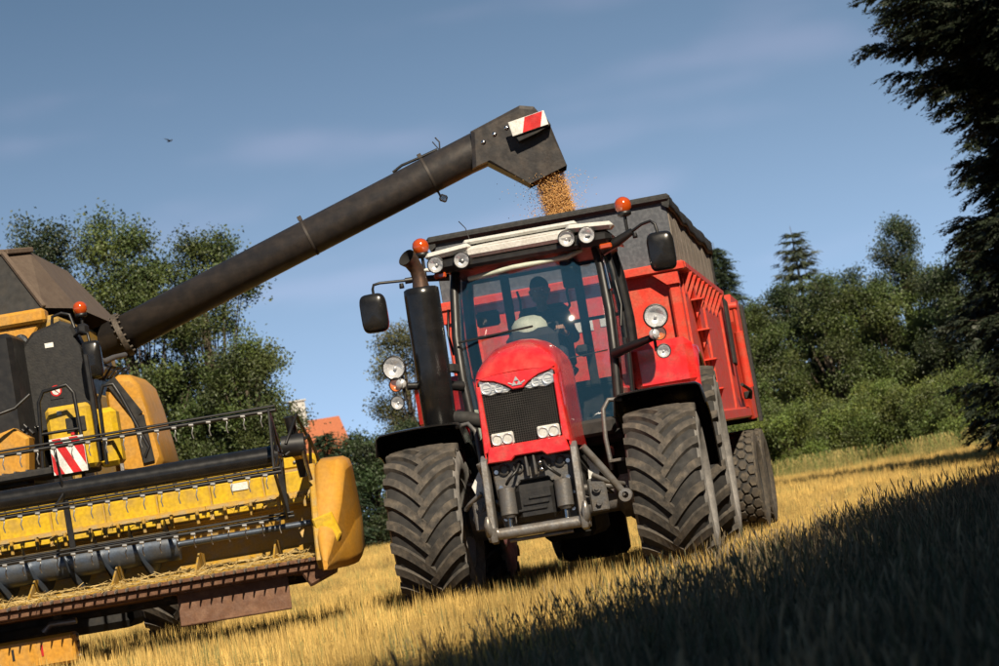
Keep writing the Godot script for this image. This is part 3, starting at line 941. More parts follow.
		g.box(V(s * .66, 1.08, .16), V(.14, .03, .12), .006)
		obj("mudguard_bracket", g, M.cast, T)
	# tanks and steps below the cab
	for s in [-1, 1]:
		g = Geo.new()
		g.box(V(s * .78, 1.15, -1.25), V(.42, .8, 1.1), .1)
		obj("fuel_tank", g, M.plastic, T)
		g = Geo.new()
		for k in 3: g.box(V(s * 1.04, .55 + k * .3, -1.2), V(.24, .04, .4), .01)
		for z in [-1.4, -1.0]: g.box(V(s * 1.06, .85, z), V(.05, .7, .02), .005)
		obj("step", g, M.cast, T)
	build_cab(T)
	# exhaust stack on the left of the picture
	g = Geo.new()
	g.lathe(V(-.97, 1.62, -.35), V(.02, 1, 0), [[0, .0], [0, .13], [.03, .155], [.6, .165], [1.3, .168], [1.36, .165], [1.375, .14], [1.375, .08]], 30)
	var ex := obj("exhaust_stack", g, M.black_gloss, T)
	g = Geo.new()
	g.tube([V(-.94, 2.96, -.35), V(-.94, 3.08, -.35), V(-.952, 3.17, -.335), V(-.98, 3.245, -.30), V(-1.015, 3.29, -.245)], [.086, .068, .066, .076, .09], 18, false)
	var tl := obj("tail_pipe", g, M.exhaust, ex)
	g = Geo.new()
	g.tube([V(-1.016, 3.291, -.244), V(-.98, 3.245, -.30), V(-.955, 3.18, -.335)], [.085, .069, .05], 18, false)
	g.tube([V(-.96, 3.2, -.33), V(-.955, 3.18, -.335)], .052, 12)
	obj("pipe_bore", g, M.dark, tl)
	g = Geo.new()
	g.tube([V(-.93, 1.75, -.35), V(-.7, 1.7, -.35), V(-.42, 1.6, -.3)], .07, 12)
	g.box(V(-.78, 2.2, -.6), V(.06, .08, .5), .01)
	obj("stack_bracket", g, M.dark, ex)

func build_cab(T: Node3D):
	var C := Node3D.new(); C.name = "cab"; T.add_child(C, true)
	var A := func(f: float) -> Vector3:
		var ys := [1.5, 2.1, 2.5, 2.95, 3.22]; var xs := [.69, .735, .745, .72, .68]; var zs := [-.58, -.66, -.77, -.97, -1.10]
		var k := clampf(f * 4.0, 0, 3.999); var i := int(k); var t := k - i
		return V(lerp(xs[i], xs[i + 1], t), lerp(ys[i], ys[i + 1], t), lerp(zs[i], zs[i + 1], t))
	var B := func(f: float, z0: float, z1: float) -> Vector3:
		var p: Vector3 = A.call(f)
		return V(p.x + .06, p.y, lerp(z0, z1, f))
	for s in [-1, 1]:
		var m := V(s, 1, 1)
		var g := Geo.new()
		var pts := []; var pts2 := []; var pts3 := []
		for i in 13:
			var f := i / 12.0
			pts.append(A.call(f) * m); pts2.append(B.call(f, -1.5, -1.6) * m); pts3.append(B.call(f, -2.35, -2.3) * m)
		g.tube(pts, .045, 10); obj("front_pillar", g, M.black, C)
		g = Geo.new(); g.tube(pts2, .035, 8); obj("door_pillar", g, M.black, C)
		g = Geo.new(); g.tube(pts3, .06, 8); obj("rear_pillar", g, M.black, C)
		# door glass
		g = Geo.new()
		var rows := []
		for i in 9:
			var f := .03 + .95 * i / 8.0
			var r := PackedVector3Array()
			for k in 7:
				var a: Vector3 = A.call(f); var b: Vector3 = B.call(f, -2.3, -2.25)
				r.append(a.lerp(b, k / 6.0) * m + V(s * sin(PI * k / 6.0) * .04, 0, 0))
			rows.append(r)
		g.shell(rows, .005); obj("side_window", g, M.glass, C)
		g = Geo.new()
		var dp := []
		for i in 11: dp.append((A.call(.06 + .9 * i / 10.0) as Vector3) * m + V(s * .035, 0, -.07))
		g.tube(dp, .018, 6)
		obj("door_frame", g, M.black, C)
		g = Geo.new(); g.box(V(s * .8, 2.2, -1.38), V(.05, .12, .06), .01)
		obj("door_latch", g, M.black, C)
		g = Geo.new()
		g.tube([V(s * .82, 2.35, -.95), V(s * .85, 2.55, -1.0), V(s * .82, 2.8, -1.08)], .014, 6)
		obj("grab_handle", g, M.black, C)
	# bright strip on the sunny front pillar
	var st := Geo.new()
	st.tube([V(.725, 3.16, -1.02), V(.765, 2.95, -.92), V(.79, 2.7, -.81)], .022, 8)
	obj("handrail", st, M.chrome, C)
	var g := Geo.new()
	var rows := []
	for i in 13:
		var f := i / 12.0
		var a: Vector3 = A.call(f)
		var r := PackedVector3Array()
		for k in 11:
			var u := -1.0 + k / 5.0
			r.append(V(a.x * u * .97, a.y, a.z + .16 * (1.0 - u * u)))
		rows.append(r)
	g.shell(rows, .006); obj("windshield", g, M.glass, C)
	g = Geo.new()
	rows = []
	for y in [1.9, 2.6, 3.15]:
		var r := PackedVector3Array()
		for k in 5: r.append(V(-.72 + k * .36, y, -2.36))
		rows.append(r)
	g.shell(rows, .005); obj("rear_window", g, M.glass, C)
	# frames, floor and lower walls
	g = Geo.new()
	g.box(V(0, 1.32, -1.5), V(1.5, .12, 1.8), .03)
	g.box(V(0, 1.62, -2.36), V(1.5, .56, .06), .02)
	g.box(V(0, 1.42, -.5), V(1.3, .16, .12), .03)
	for y in [1.92, 3.14]: g.box(V(0, y, -2.36), V(1.5, .06, .06), .01)
	g.box(V(0, 2.56, -2.36), V(1.5, .035, .04), .008)
	for x in [-.38, .36]: g.box(V(x, 2.5, -2.34), V(.09, 1.3, .05), .01)
	obj("cab_frame", g, M.dark, C)
	for s in [-1, 1]:
		g = Geo.new()
		g.box(V(s * .70, 1.62, -1.55), V(.08, .34, 1.5), .02)
		if s < 0: g.box(V(s * .5, 1.6, -.62), V(.36, .3, .04), .01)
		obj("pale_panel", g, M.trim, C)  # pale panels low inside the cab
	# interior
	g = Geo.new()
	g.box(V(-.02, 2.06, -1.9), V(.52, .12, .5), .05)
	g.box(V(-.02, 2.42, -2.14), V(.5, .68, .12), .05)
	g.box(V(-.02, 1.7, -1.95), V(.35, .6, .35), .04)
	g.box(V(.36, 2.22, -1.75), V(.14, .1, .5), .03)
	obj("driver_seat", g, M.seat, C)
	g = Geo.new()
	g.box(V(-.02, 1.75, -.85), V(.3, .8, .26), .06)
	g.box(V(-.05, 2.3, -.98), V(.5, .34, .22), .08)
	var da := obj("dashboard", g, M.seat, C)
	g = Geo.new()
	g.lathe(V(-.07, 2.47, -1.1), V(0, 1, .15), [[0, .18], [.06, .17], [.11, .13], [.135, .07], [.14, 0]], 24)
	obj("instrument_cover", g, M.trim, da)  # dome coloured pale, as if sunlit
	g = Geo.new()
	var ring := []
	for i in 25: ring.append(V(-.03 + .21 * cos(TAU * i / 24), 2.47 + .21 * .75 * sin(TAU * i / 24), -1.36 - .21 * .6 * sin(TAU * i / 24)))
	g.tube(ring, .016, 8, false)
	g.tube([V(-.03, 2.47, -1.36), V(-.03, 2.2, -1.05)], .03, 8)
	for k in 3: g.tube([V(-.03, 2.47, -1.36), ring[2 + k * 8]], .012, 6)
	obj("steering_wheel", g, M.seat, C)
	for s in [-1, 1]:
		g = Geo.new()
		g.tube([V(s * .26, 2.95, -2.22), V(s * .24, 2.85, -2.2), V(s * .25, 2.72, -2.19), V(s * .17, 2.62, -2.18), V(s * .17, 2.35, -2.2)], .014, 6)
		obj("grab_rail", g, M.dark, C)
	for p in [[-.58, 2.72, -2.1, .24, .16], [.34, 3.0, -1.75, .16, .3], [-.22, 2.4, -1.3, .13, .07]]:
		g = Geo.new(); g.box(V(p[0], p[1], p[2]), V(p[3], p[4], .05), .025)
		obj("monitor", g, M.seat if p[4] > .1 else M.trim, C)
	g = Geo.new()
	g.tube([V(-.56, 3.05, -.97), V(-.1, 3.075, -.83), V(.42, 3.09, -.92), V(.56, 3.14, -1.0)], .024, 8)
	obj("pale_bar", g, M.trim, C)  # pale bar across the top of the windshield
	# roof
	g = Geo.new()
	g.box(V(0, 3.21, -1.62), V(1.62, .14, 1.56), .05)
	g.box(V(0, 3.185, -.9), V(1.18, .09, .24), .03)
	for s in [-1, 1]: g.box(V(s * .65, 3.215, -.88), V(.45, .15, .2), .05)
	var roof := obj("roof", g, M.black, C)
	g = Geo.new()
	rows = []
	for i in 9:
		var u := i / 8.0
		var z := -.76 - u * 1.7
		var lift := .105 * pow(sin(PI * clampf(u * .96 + .02, 0, 1)), .35)
		var r := PackedVector3Array()
		for k in 15:
			var x := -1.0 + k / 7.0
			var e := pow(absf(x), 5.0)
			r.append(V(x * .875, 3.29 + lift * (1.0 - e * .95) - .05 * e, z - .12 * pow(absf(x), 3.0) * (1.0 - u)))
		rows.append(r)
	g.shell(rows, .02)
	g.box(V(0, 3.285, -.80), V(1.06, .11, .09), .03)
	for s in [-1, 1]: g.box(V(s * .69, 3.325, -.86), V(.46, .075, .24), .035, Basis(V(0, 0, 1), -s * .08))
	obj("roof_cover", g, M.silver, roof)
	g = Geo.new()
	g.box(V(0, 3.405, -1.55), V(1.12, .05, 1.2), .022)
	obj("roof_hatch", g, M.silver, roof)
	for x in [-.82, -.565, .46, .655]:
		round_lamp(roof, "roof_light", V(x, 3.235 + .012 * signf(x), -.745), V(signf(x) * .12, -.05, 1), .076)
	for s in [-1, 1]:
		g = Geo.new(); g.box(V(s * .81, 3.12, -.84), V(.12, .055, .05), .012)
		obj("marker_light", g, M.amber, roof)
	beacon(T, V(-1.08, 3.52, -1.7)); beacon(T, V(.98, 3.57, -1.7))
	for s in [-1, 1]:
		g = Geo.new()
		g.tube([V(s * (1.08 if s < 0 else .98), 3.28, -1.7), V(s * .8, 3.24, -1.7)], .02, 8)
		obj("beacon_bracket", g, M.silver, roof)
	g = Geo.new()
	g.tube([V(-.55, 3.4, -1.6), V(-.6, 3.62, -1.66), V(-.66, 3.7, -1.7)], .005, 5)
	obj("antenna", g, M.black, roof)
	# wiper
	g = Geo.new()
	g.bar(V(-.72, 2.44, -.66), V(.02, 2.47, -.60), .02, .02, .004)
	g.bar(V(.1, 2.1, -.56), V(.68, 2.13, -.64), .012, .012, .003)
	obj("wiper", g, M.black, C)
	# mirrors
	for s in [-1, 1]:
		var mx := -1.5 if s < 0 else 1.33
		var my := 2.87 if s < 0 else 2.975
		var mirror_geo := Geo.new()
		var rr := []
		for c in [[-.1, .82], [-.06, .98], [0, 1.0], [.03, .95], [.05, .8], [.06, .5], [.064, .1]]:
			var ringp := PackedVector3Array()
			for k in 28:
				var a := TAU * k / 28
				var px: float = signf(cos(a)) * pow(absf(cos(a)), .45) * .13 * c[1]
				var py: float = signf(sin(a)) * pow(absf(sin(a)), .45) * .19 * c[1]
				ringp.append(V(mx + px, my + py, -.8 + c[0]))
			rr.append(ringp)
		mirror_geo.soft(); mirror_geo.loft(rr, true); mirror_geo.lid(rr[0], true); mirror_geo.lid(rr[-1])
		var mo := obj("mirror", mirror_geo, M.black_gloss, T)
		g = Geo.new(); g.box(V(mx, my, -.905), V(.2, .3, .01), .004); obj("mirror_glass", g, M.chrome, mo)
		g = Geo.new()
		if s < 0:
			g.tube([V(-.74, 3.1, -.95), V(-1.05, 3.13, -.88), V(-1.16, 3.13, -.86)], [.035, .03, .03], 10)
			g.tube([V(-1.16, 3.135, -.86), V(-1.4, 3.15, -.82), V(-1.46, 3.14, -.8), V(-1.475, 3.1, -.8), V(-1.475, 3.03, -.8)], .014, 8)
			g.lathe(V(-1.2, 3.085, -.86), V(0, -1, 0), [[-.03, .02], [0, .024], [.02, .024], [.022, 0]], 10)
		else:
			g.tube([V(.76, 3.1, -.98), V(.92, 3.15, -.93), V(1.08, 3.22, -.88)], [.06, .05, .034], 10)
			g.tube([V(1.06, 3.21, -.885), V(1.18, 3.265, -.84), V(1.27, 3.28, -.82), V(1.31, 3.24, -.8), V(1.325, 3.14, -.8)], .015, 8)
			g.lathe(V(1.1, 3.17, -.88), V(0, -1, 0), [[-.03, .02], [0, .024], [.02, .024], [.022, 0]], 10)
		obj("mirror_arm", g, M.black, mo)
	# lamp clusters on stalks beside the cab
	for s in [-1, 1]:
		g = Geo.new()
		var lx := 1.295 if s < 0 else 1.205
		var ly := -.055 if s < 0 else 0.0
		g.tube([V(s * .74, 2.08 + ly, -.6), V(s * .9, 2.11 + ly, -.45), V(s * (lx - .08), 2.15 + ly, -.3)], [.05, .045, .035], 10)
		g.tube([V(s * (lx - .05), 2.02 + ly, -.28), V(s * (lx - .05), 2.34 + ly, -.28)], .016, 8)
		var arm := obj("lamp_arm", g, M.black, T)
		round_lamp(arm, "side_light", V(s * lx, 2.338 + ly, -.22), V(s * .1, 0, 1), .105)
		round_lamp(arm, "turn_signal", V(s * (lx + .005), 2.178 + ly, -.22), V(s * .15, 0, 1), .062, true)
		var half := Geo.new()
		half.lathe(V(s * (lx - .04), 2.178 + ly, -.218), V(s * .15, 0, 1), [[0, .05], [.022, .045], [.03, 0]], 16)
		obj("clear_lens", half, M.mirror_bowl, arm)
		round_lamp(arm, "side_light", V(s * (lx + .02), 2.01 + ly, -.22), V(s * .1, -.1, 1), .062)
	# rear wings
	for s in [-1, 1]:
		g = Geo.new()
		rows = []
		for i in 16:
			var a := deg_to_rad(12.0 + i * 8.0)
			var row := PackedVector3Array()
			for c in [[.80, 0], [1.0, .012], [1.2, .012], [1.36, 0], [1.41, -.03], [1.425, -.09]]:
				var q: float = 1.2 + c[1]
				row.append(V(s * c[0], .965 + q * sin(a), -2.95 + q * cos(a)))
			rows.append(row)
		g.shell(rows, .015)
		g.box(V(s * 1.1, 1.95, -1.9), V(.62, .5, .16), .075)
		obj("rear_wing", g, M.red, T)

# ---------------------------------------------------------------- the driver
# a body from tapered capsules joined smoothly, meshed as surface nets
func flesh(g: Geo, bones: Array, cell: float, k: float):
	var lo := Vector3.INF; var hi := -Vector3.INF
	for b in bones:
		var m: float = maxf(b[2], b[3]) + k
		for p in [b[0], b[1]]:
			lo = lo.min(p - V(m, m, m)); hi = hi.max(p + V(m, m, m))
	var n := Vector3i(((hi - lo) / cell).ceil()) + Vector3i(2, 2, 2)
	var f := PackedFloat32Array(); f.resize(n.x * n.y * n.z); f.fill(1.0)
	for b in bones:
		var a: Vector3 = b[0]; var e: Vector3 = b[1] - a
		var ee := maxf(e.length_squared(), 1e-9)
		var m: float = maxf(b[2], b[3]) + k * 2.0
		var i0 := Vector3i(((a.min(b[1]) - V(m, m, m) - lo) / cell).floor()).clamp(Vector3i.ZERO, n - Vector3i.ONE)
		var i1 := Vector3i(((a.max(b[1]) + V(m, m, m) - lo) / cell).ceil()).clamp(Vector3i.ZERO, n - Vector3i.ONE)
		for z in range(i0.z, i1.z + 1):
			for y in range(i0.y, i1.y + 1):
				for x in range(i0.x, i1.x + 1):
					var p := lo + V(x, y, z) * cell
					var t := clampf((p - a).dot(e) / ee, 0.0, 1.0)
					var d: float = p.distance_to(a + e * t) - lerpf(b[2], b[3], t)
					var at := x + n.x * (y + n.y * z)
					var h := maxf(k - absf(f[at] - d), 0.0) / k
					f[at] = minf(f[at], d) - h * h * k * .25
	var vert := {}
	var steps := [1, n.x, n.x * n.y]
	for z in n.z - 1:
		for y in n.y - 1:
			for x in n.x - 1:
				var at := x + n.x * (y + n.y * z)
				var neg := 0
				for c in 8:
					if f[at + (c & 1) + ((c >> 1) & 1) * n.x + (c >> 2) * steps[2]] < 0.0: neg += 1
				if neg == 0 or neg == 8: continue
				var sum := Vector3.ZERO; var cnt := 0
				for c in 8:
					for ax in 3:
						if c & (1 << ax): continue
						var o: int = at + (c & 1) + ((c >> 1) & 1) * n.x + (c >> 2) * steps[2]
						var v0 := f[o]; var v1: float = f[o + steps[ax]]
						if (v0 < 0.0) == (v1 < 0.0): continue
						var p := V(c & 1, (c >> 1) & 1, c >> 2)
						p[ax] += v0 / (v0 - v1)
						sum += p; cnt += 1
				vert[at] = lo + (V(x, y, z) + sum / cnt) * cell
	g.soft()
	for at in vert:
		for ax in 3:
			var v0 := f[at]; var v1: float = f[at + steps[ax]]
			if (v0 < 0.0) == (v1 < 0.0): continue
			var u: int = steps[(ax + 1) % 3]; var w: int = steps[(ax + 2) % 3]
			if not (vert.has(at - u) and vert.has(at - w) and vert.has(at - u - w)): continue
			if v0 < 0.0: g.q(vert[at - u - w], vert[at - w], vert[at], vert[at - u])
			else: g.q(vert[at - u - w], vert[at - u], vert[at], vert[at - w])

func build_driver():
	var t := thing("person", "driver in dark clothes seated at the wheel behind the windscreen", "person", V(.23, 0, -24), deg_to_rad(-7.0))
	t.position += Basis(Vector3.UP, deg_to_rad(-7.0)) * V(0, 2.12, -1.9)
	t.rotation.y = deg_to_rad(-7.0)
	# joints from the seat up; forward is +z
	var torso := [[V(-.07, .08, 0), V(.07, .08, 0), .13, .13], [V(0, .1, 0), V(0, .34, -.02), .135, .145], [V(-.1, .46, -.02), V(.1, .46, -.02), .105, .105], [V(-.18, .5, -.02), V(.18, .5, -.02), .062, .062]]
	var arms := []; var fore := []; var legs := []; var shin := []
	for s in [-1, 1]:
		arms.append([V(s * .19, .5, -.02), V(s * .27, .26, .1), .057, .045])
		fore.append([V(s * .27, .26, .1), V(s * .2, .31, .42), .043, .028])
		legs.append([V(s * .09, .07, .02), V(s * .15, .1, .42), .085, .06])
		shin.append([V(s * .15, .1, .42), V(s * .16, -.32, .5), .055, .04])
	var body := torso + arms + fore + legs + shin + [[V(0, .52, -.02), V(0, .66, 0), .058, .054]]
	for s in [-1, 1]:
		body.append([V(s * .16, -.37, .48), V(s * .17, -.39, .64), .042, .032])
	var g := Geo.new()
	flesh(g, body, .016, .04)
	var head := [[V(0, .79, -.015), V(0, .81, .0), .088, .086], [V(0, .7, .04), V(0, .73, .05), .05, .055], [V(0, .75, .095), V(0, .735, .112), .012, .014], [V(0, .78, .085), V(0, .75, .1), .01, .012], [V(-.05, .7, .02), V(.05, .7, .02), .035, .035],
		[V(-.02, .705, .092), V(.02, .705, .092), .008, .008], [V(-.04, .795, .076), V(.04, .795, .076), .014, .014], [V(0, .6, 0), V(0, .7, .01), .054, .052]]
	for s in [-1, 1]: head.append([V(s * .09, .735, .0), V(s * .094, .775, -.005), .014, .018])
	flesh(g, head, .007, .02)
	for s in [-1, 1]:
		# a hand closed on the rim of the wheel
		var w := V(s * .2, .31, .42); var palm := V(s * .195, .335, .495)
		var hb := [[w, palm, .027, .03], [palm + V(-.025, 0, 0), palm + V(.025, 0, 0), .022, .022]]
		for i in 4:
			var bx := palm + V(-.03 + i * .02, .012, .02)
			var ln: float = [.03, .034, .032, .026][i]
			hb.append([bx, bx + V(0, .012, ln), .0095, .009])
			hb.append([bx + V(0, .012, ln), bx + V(0, -.014, ln + .016), .009, .0085])
			hb.append([bx + V(0, -.014, ln + .016), bx + V(0, -.03, ln - .004), .0085, .0075])
		var tb := palm + V(-s * .028, -.005, -.015)
		hb.append([tb, tb + V(-s * .02, .0, .03), .0125, .0105])
		hb.append([tb + V(-s * .02, .0, .03), tb + V(-s * .008, -.012, .056), .0105, .0085])
		flesh(g, hb, .005, .008)
	var b := obj("body", g, M.skin, t)
	for s in [-1, 1]:
		g = Geo.new()
		g.lathe(V(s * .034, .775, .078), V(s * .1, 0, 1), [[-.008, .011], [.004, .009], [.007, .004], [.0075, 0]], 12)
		obj("eye", g, M.white, b)
	g = Geo.new()
	var up := func(list: Array, e: float) -> Array:
		var r := []
		for q in list: r.append([q[0], q[1], q[2] + e, q[3] + e])
		return r
	flesh(g, up.call(torso + arms + [[V(-.27, .26, .1), V(-.235, .285, .26), .044, .036], [V(.27, .26, .1), V(.235, .285, .26), .044, .036]], .012), .016, .04)
	obj("shirt", g, M.cloth_dark, t)
	g = Geo.new()
	flesh(g, up.call(legs + shin + [[V(-.07, .08, 0), V(.07, .08, 0), .13, .13]], .01), .018, .04)
	obj("trousers", g, M.cloth_dark, t)
	g = Geo.new()
	flesh(g, [[V(0, .82, -.02), V(0, .835, .01), .094, .085], [V(0, .74, -.06), V(0, .82, -.04), .06, .085]], .008, .03)
	obj("hair", g, M.hair, t)

# ---------------------------------------------------------------- trailer
func block_wheel(parent: Node3D, at: Vector3, R: float, W: float, s: int):
	var w := Node3D.new(); w.name = "wheel"; parent.add_child(w, true)
	w.position = at
	var h := W * .5
	var g := Geo.new()
	g.lathe(Vector3.ZERO, V(1, 0, 0), [[-h * .97, R * .93], [-h * .85, R * .955], [0, R * .965], [h * .85, R * .955], [h * .97, R * .93]], 64)
	obj("tyre", g, M.rubber, w)
	for e in [-1, 1]:
		var sw := Geo.new()
		sw.lathe(Vector3.ZERO, V(e, 0, 0), [[h * .93, R * .97], [h * 1.0, R * .965], [h * 1.03, R * .93], [h * 1.02, R * .9], [h * 1.09, R * .8], [h * 1.06, R * .7], [h * .92, R * .58], [h * .85, R * .55]], 64)
		obj("sidewall", sw, M.trubber, w)
	var t := Geo.new()
	var n := 27
	for c in 5:
		var x := -h * .8 + c * h * .4
		for i in n:
			var a0 := TAU * (i + (.5 if c % 2 else 0.0)) / n
			var top := []; var bot := []
			for k in 6:
				var an := TAU * k / 6
				var px := x + cos(an) * h * .20; var da := sin(an) * .092 / R * .68
				var rr := R * (1.0 - .02 * pow(absf(px / h), 3.0))
				top.append(V(px * .985, rr * sin(a0 + da), rr * cos(a0 + da)))
				bot.append(V(x + cos(an) * h * .235, R * .945 * sin(a0 + da * 1.12), R * .945 * cos(a0 + da * 1.12)))
			t.flat()
			for k in 6: t.q(bot[k], bot[(k + 1) % 6], top[(k + 1) % 6], top[k])
			for k in range(1, 5): t.t(top[0], top[k], top[k + 1])
	obj("tread", t, M.trubber, w)
	var r := Geo.new()
	r.lathe(Vector3.ZERO, V(s, 0, 0), [[h * .85, R * .55], [h * .9, R * .57], [h * .88, R * .53], [h * .3, R * .5], [h * .25, R * .22], [h * .5, R * .2], [h * .5, 0]], 36, false)
	r.lathe(Vector3.ZERO, V(-s, 0, 0), [[h * .85, R * .55], [h * .9, R * .57], [h * .88, R * .53], [-h * .3, R * .5]], 36, false)
	obj("rim", r, M.dark, w)

func build_trailer():
	var T := thing("grain_trailer", "red tipping trailer with grey upper boards, hitched behind the tractor", "trailer", V(.74, .02, -28.7), deg_to_rad(-9.5))
	T.rotation.x = deg_to_rad(1.0)
	var L := 7.05; var X := 1.31
	var g := Geo.new()
	g.box(V(0, 1.42, -L / 2), V(2 * X - .1, .1, L - .1), .01)
	obj("floor", g, M.tred, T)
	# front wall and side walls
	g = Geo.new()
	g.box(V(0, 2.24, -.06), V(2 * X - .02, 1.7, .06), .012)
	for s in [-1, 1]: g.box(V(s * (X - .05), 2.22, -.0), V(.12, 1.68, .1), .02)
	obj("front_wall", g, M.tred, T)
	for s in [-1, 1]:
		var out := Transform3D(Basis(V(s, 0, 0), V(0, 1, 0), V(0, 0, s)), Vector3.ZERO)
		g = Geo.new()
		g.prism([Vector2(-.09, 1.38), Vector2(-.09, 3.08), Vector2(-4.7, 2.92), Vector2(-L, 2.86), Vector2(-L, 1.38)], -.025, .025, Transform3D(Basis(V(0, 0, 1), V(0, 1, 0), V(-1, 0, 0)), V(s * (X - .02), 0, 0)), .008)
		var sw := obj("side_wall", g, M.tred, T)
		# upright ribs, triangular gussets below the rim
		for i in 3:
			g = Geo.new()
			g.prism([Vector2(0, 1.42), Vector2(.028, 1.5), Vector2(.028, 2.98), Vector2(0, 3.04)], -.05, .05, Transform3D(out.basis, V(s * X, 0, -.3 - i * 2.2)), .006)
			obj("rib", g, M.tred, sw)
		for i in 9:
			g = Geo.new()
			g.prism([Vector2(0, 3.05), Vector2(.13, 3.05), Vector2(0, 2.78)], -.014, .014, Transform3D(out.basis, V(s * (X + .005), -.037 * (.45 + i * .46), -.45 - i * .46)))
			obj("gusset", g, M.tred, sw)
		# slanting post with short ledges
		g = Geo.new()
		g.bar(V(s * (X + .03), 3.0, -1.05), V(s * (X + .03), 1.45, -2.08), .06, .16, .012)
		obj("post", g, M.tred, sw)
		for i in 4:
			g = Geo.new()
			var c := V(s * (X + .07), 2.75 - i * .345, -1.2 - i * .23)
			g.box(c, V(.14, .02, .3), .004)
			g.prism([Vector2(-.04, 0), Vector2(.06, 0), Vector2(-.04, -.2)], -.014, .014, Transform3D(out.basis, c + V(0, -.01, 0)))
			obj("ledge", g, M.tred, sw)
		# folded lower edge
		g = Geo.new()
		g.bar(V(s * (X + .0), 1.4, -.05), V(s * (X + .0), 1.4, -L + .05), .12, .14, .02)
		obj("sill", g, M.tred, sw)
		g = Geo.new()
		g.bar(V(s * (X + .03), 3.1, 0.0), V(s * (X + .03), 2.93, -4.6), .16, .08, .012)
		obj("rim_rail", g, M.tred, sw)
		# upper boards, lower towards the back
		for i in 9:
			g = Geo.new()
			var z0 := -.05 - i * .5; var z1 := z0 - .488
			g.prism([Vector2(z0, 3.145 + z0 * .037), Vector2(z1, 3.145 + z1 * .037), Vector2(z1, 3.83 + z1 * .055), Vector2(z0, 3.83 + z0 * .055)], -.018, .018, Transform3D(Basis(V(0, 0, 1), V(0, 1, 0), V(-1, 0, 0)), V(s * X, 0, 0)), .006)
			obj("side_board", g, M.side_board, sw)
		g = Geo.new()
		g.box(V(s * (X + .01), 3.26, -4.6), V(.06, .6, .06), .01)
		obj("board_post", g, M.dark, sw)
		# black cover gathered along the top edge
		g = Geo.new()
		var lay := []
		for i in 25:
			var f := i / 24.0
			var zz := .04 - f * 4.75; var yy := 3.84 - .26 * f + .012 * sin(f * 19.0) - .03 * sin(f * PI)
			var hang := .10 + .05 * f + .02 * sin(f * 31.0)
			var ring := PackedVector3Array()
			for p in [[-.03, 0], [.0, .045], [.04, .05], [.065, .015], [.06, -hang * .6], [.045, -hang], [.025, -hang * .9], [-.02, -.06]]:
				ring.append(V(s * (X + p[0] + .008 * sin(f * 43.0 + p[1] * 20.0)), yy + p[1], zz))
			lay.append(ring)
		g.soft(); g.loft(lay, true); g.lid(lay[0], true); g.lid(lay[-1])
		obj("gathered_cover", g, M.tarp, T)
		# tailgate post, ram and hinge
		g = Geo.new()
		g.prism([Vector2(-L, 1.3), Vector2(-6.5, 1.3), Vector2(-5.75, 2.6), Vector2(-5.7, 2.85), Vector2(-5.9, 2.97), Vector2(-L, 2.92)], -.04, .05, Transform3D(Basis(V(0, 0, 1), V(0, 1, 0), V(-1, 0, 0)), V(s * (X + .05), 0, 0)), .01)
		var tp := obj("tailgate_post", g, M.tred, T)
		g = Geo.new()
		g.box(V(s * (X + .06), 2.45, -5.15), V(.04, .85, .3), .01, Basis(V(1, 0, 0), -.1))
		obj("dark_gap", g, M.dark, tp)  # dark plate painted in place of the shaded gap at the tailgate post
		g = Geo.new()
		g.tube([V(s * (X + .14), 2.45, -5.5), V(s * (X + .15), 1.72, -5.6)], .06, 14)
		g.tube([V(s * (X + .14), 2.78, -5.45), V(s * (X + .14), 2.4, -5.5)], .03, 10)
		g.lathe(V(s * (X + .08), 2.79, -5.45), V(s, 0, 0), [[0, .05], [.1, .05], [.1, 0]], 12, false)
		obj("ram", g, M.tred, tp)
		g = Geo.new()
		g.tube([V(s * (X + .1), 1.76, -5.1), V(s * (X + .14), 1.7, -5.5), V(s * (X + .14), 1.66, -5.9), V(s * (X + .1), 1.58, -6.2)], .022, 7)
		g.box(V(s * (X + .08), 1.62, -6.0), V(.08, .1, .2), .012)
		obj("latch_hook", g, M.dark, tp)
		# wedge-shaped leg below the side wall
		g = Geo.new()
		g.prism([Vector2(-.02, 1.36), Vector2(.03, 1.36), Vector2(.14, .86), Vector2(.1, .8), Vector2(-.09, .8)], -.03, .03, Transform3D(out.basis, V(s * (X - .17), 0, -2.9)), .006)
		obj("bracket", g, M.tred, T)
		g = Geo.new()
		g.box(V(s * (X - .14), .74, -2.9), V(.09, .16, .06), .01)
		obj("reflector_holder", g, M.dark, T)
		for z in [-5.75, -7.15]: block_wheel(T, V(s * 1.13, .51, z), .66, .54, s)
	# front rim, grey board and black top rail
	g = Geo.new()
	g.box(V(0, 3.095, .03), V(2 * X + .2, .1, .17), .014)
	for s in [-1, 1]: g.prism([Vector2(s * (X - .28), 3.045), Vector2(s * (X + .02), 3.045), Vector2(s * (X + .02), 2.9), Vector2(s * (X - .12), 2.9)], -.03, .09, Transform3D(), .008)
	obj("front_rim", g, M.tred, T)
	g = Geo.new()
	g.box(V(0, 3.48, -.02), V(2 * X + .02, .68, .04), .008)
	obj("front_board", g, M.board, T)
	g = Geo.new()
	g.box(V(0, 3.855, .02), V(2 * X + .14, .09, .09), .03)
	obj("front_cover_roll", g, M.tarp, T)
	for p in [[.2, 2.62, .2], [.46, 2.64, .16]]:
		g = Geo.new()
		g.box(V(p[0], p[1], -.025), V(p[2], .12, .012), .003)
		obj("sticker", g, M.white, T)
	# tailgate
	g = Geo.new()
	g.box(V(0, 2.1, -L - .03), V(2 * X + .14, 1.68, .08), .012)
	for s in [-1, 1]: g.box(V(s * (X + .12), 2.05, -L - .04), V(.05, 1.6, .12), .006)
	obj("tailgate", g, M.tarp, T)
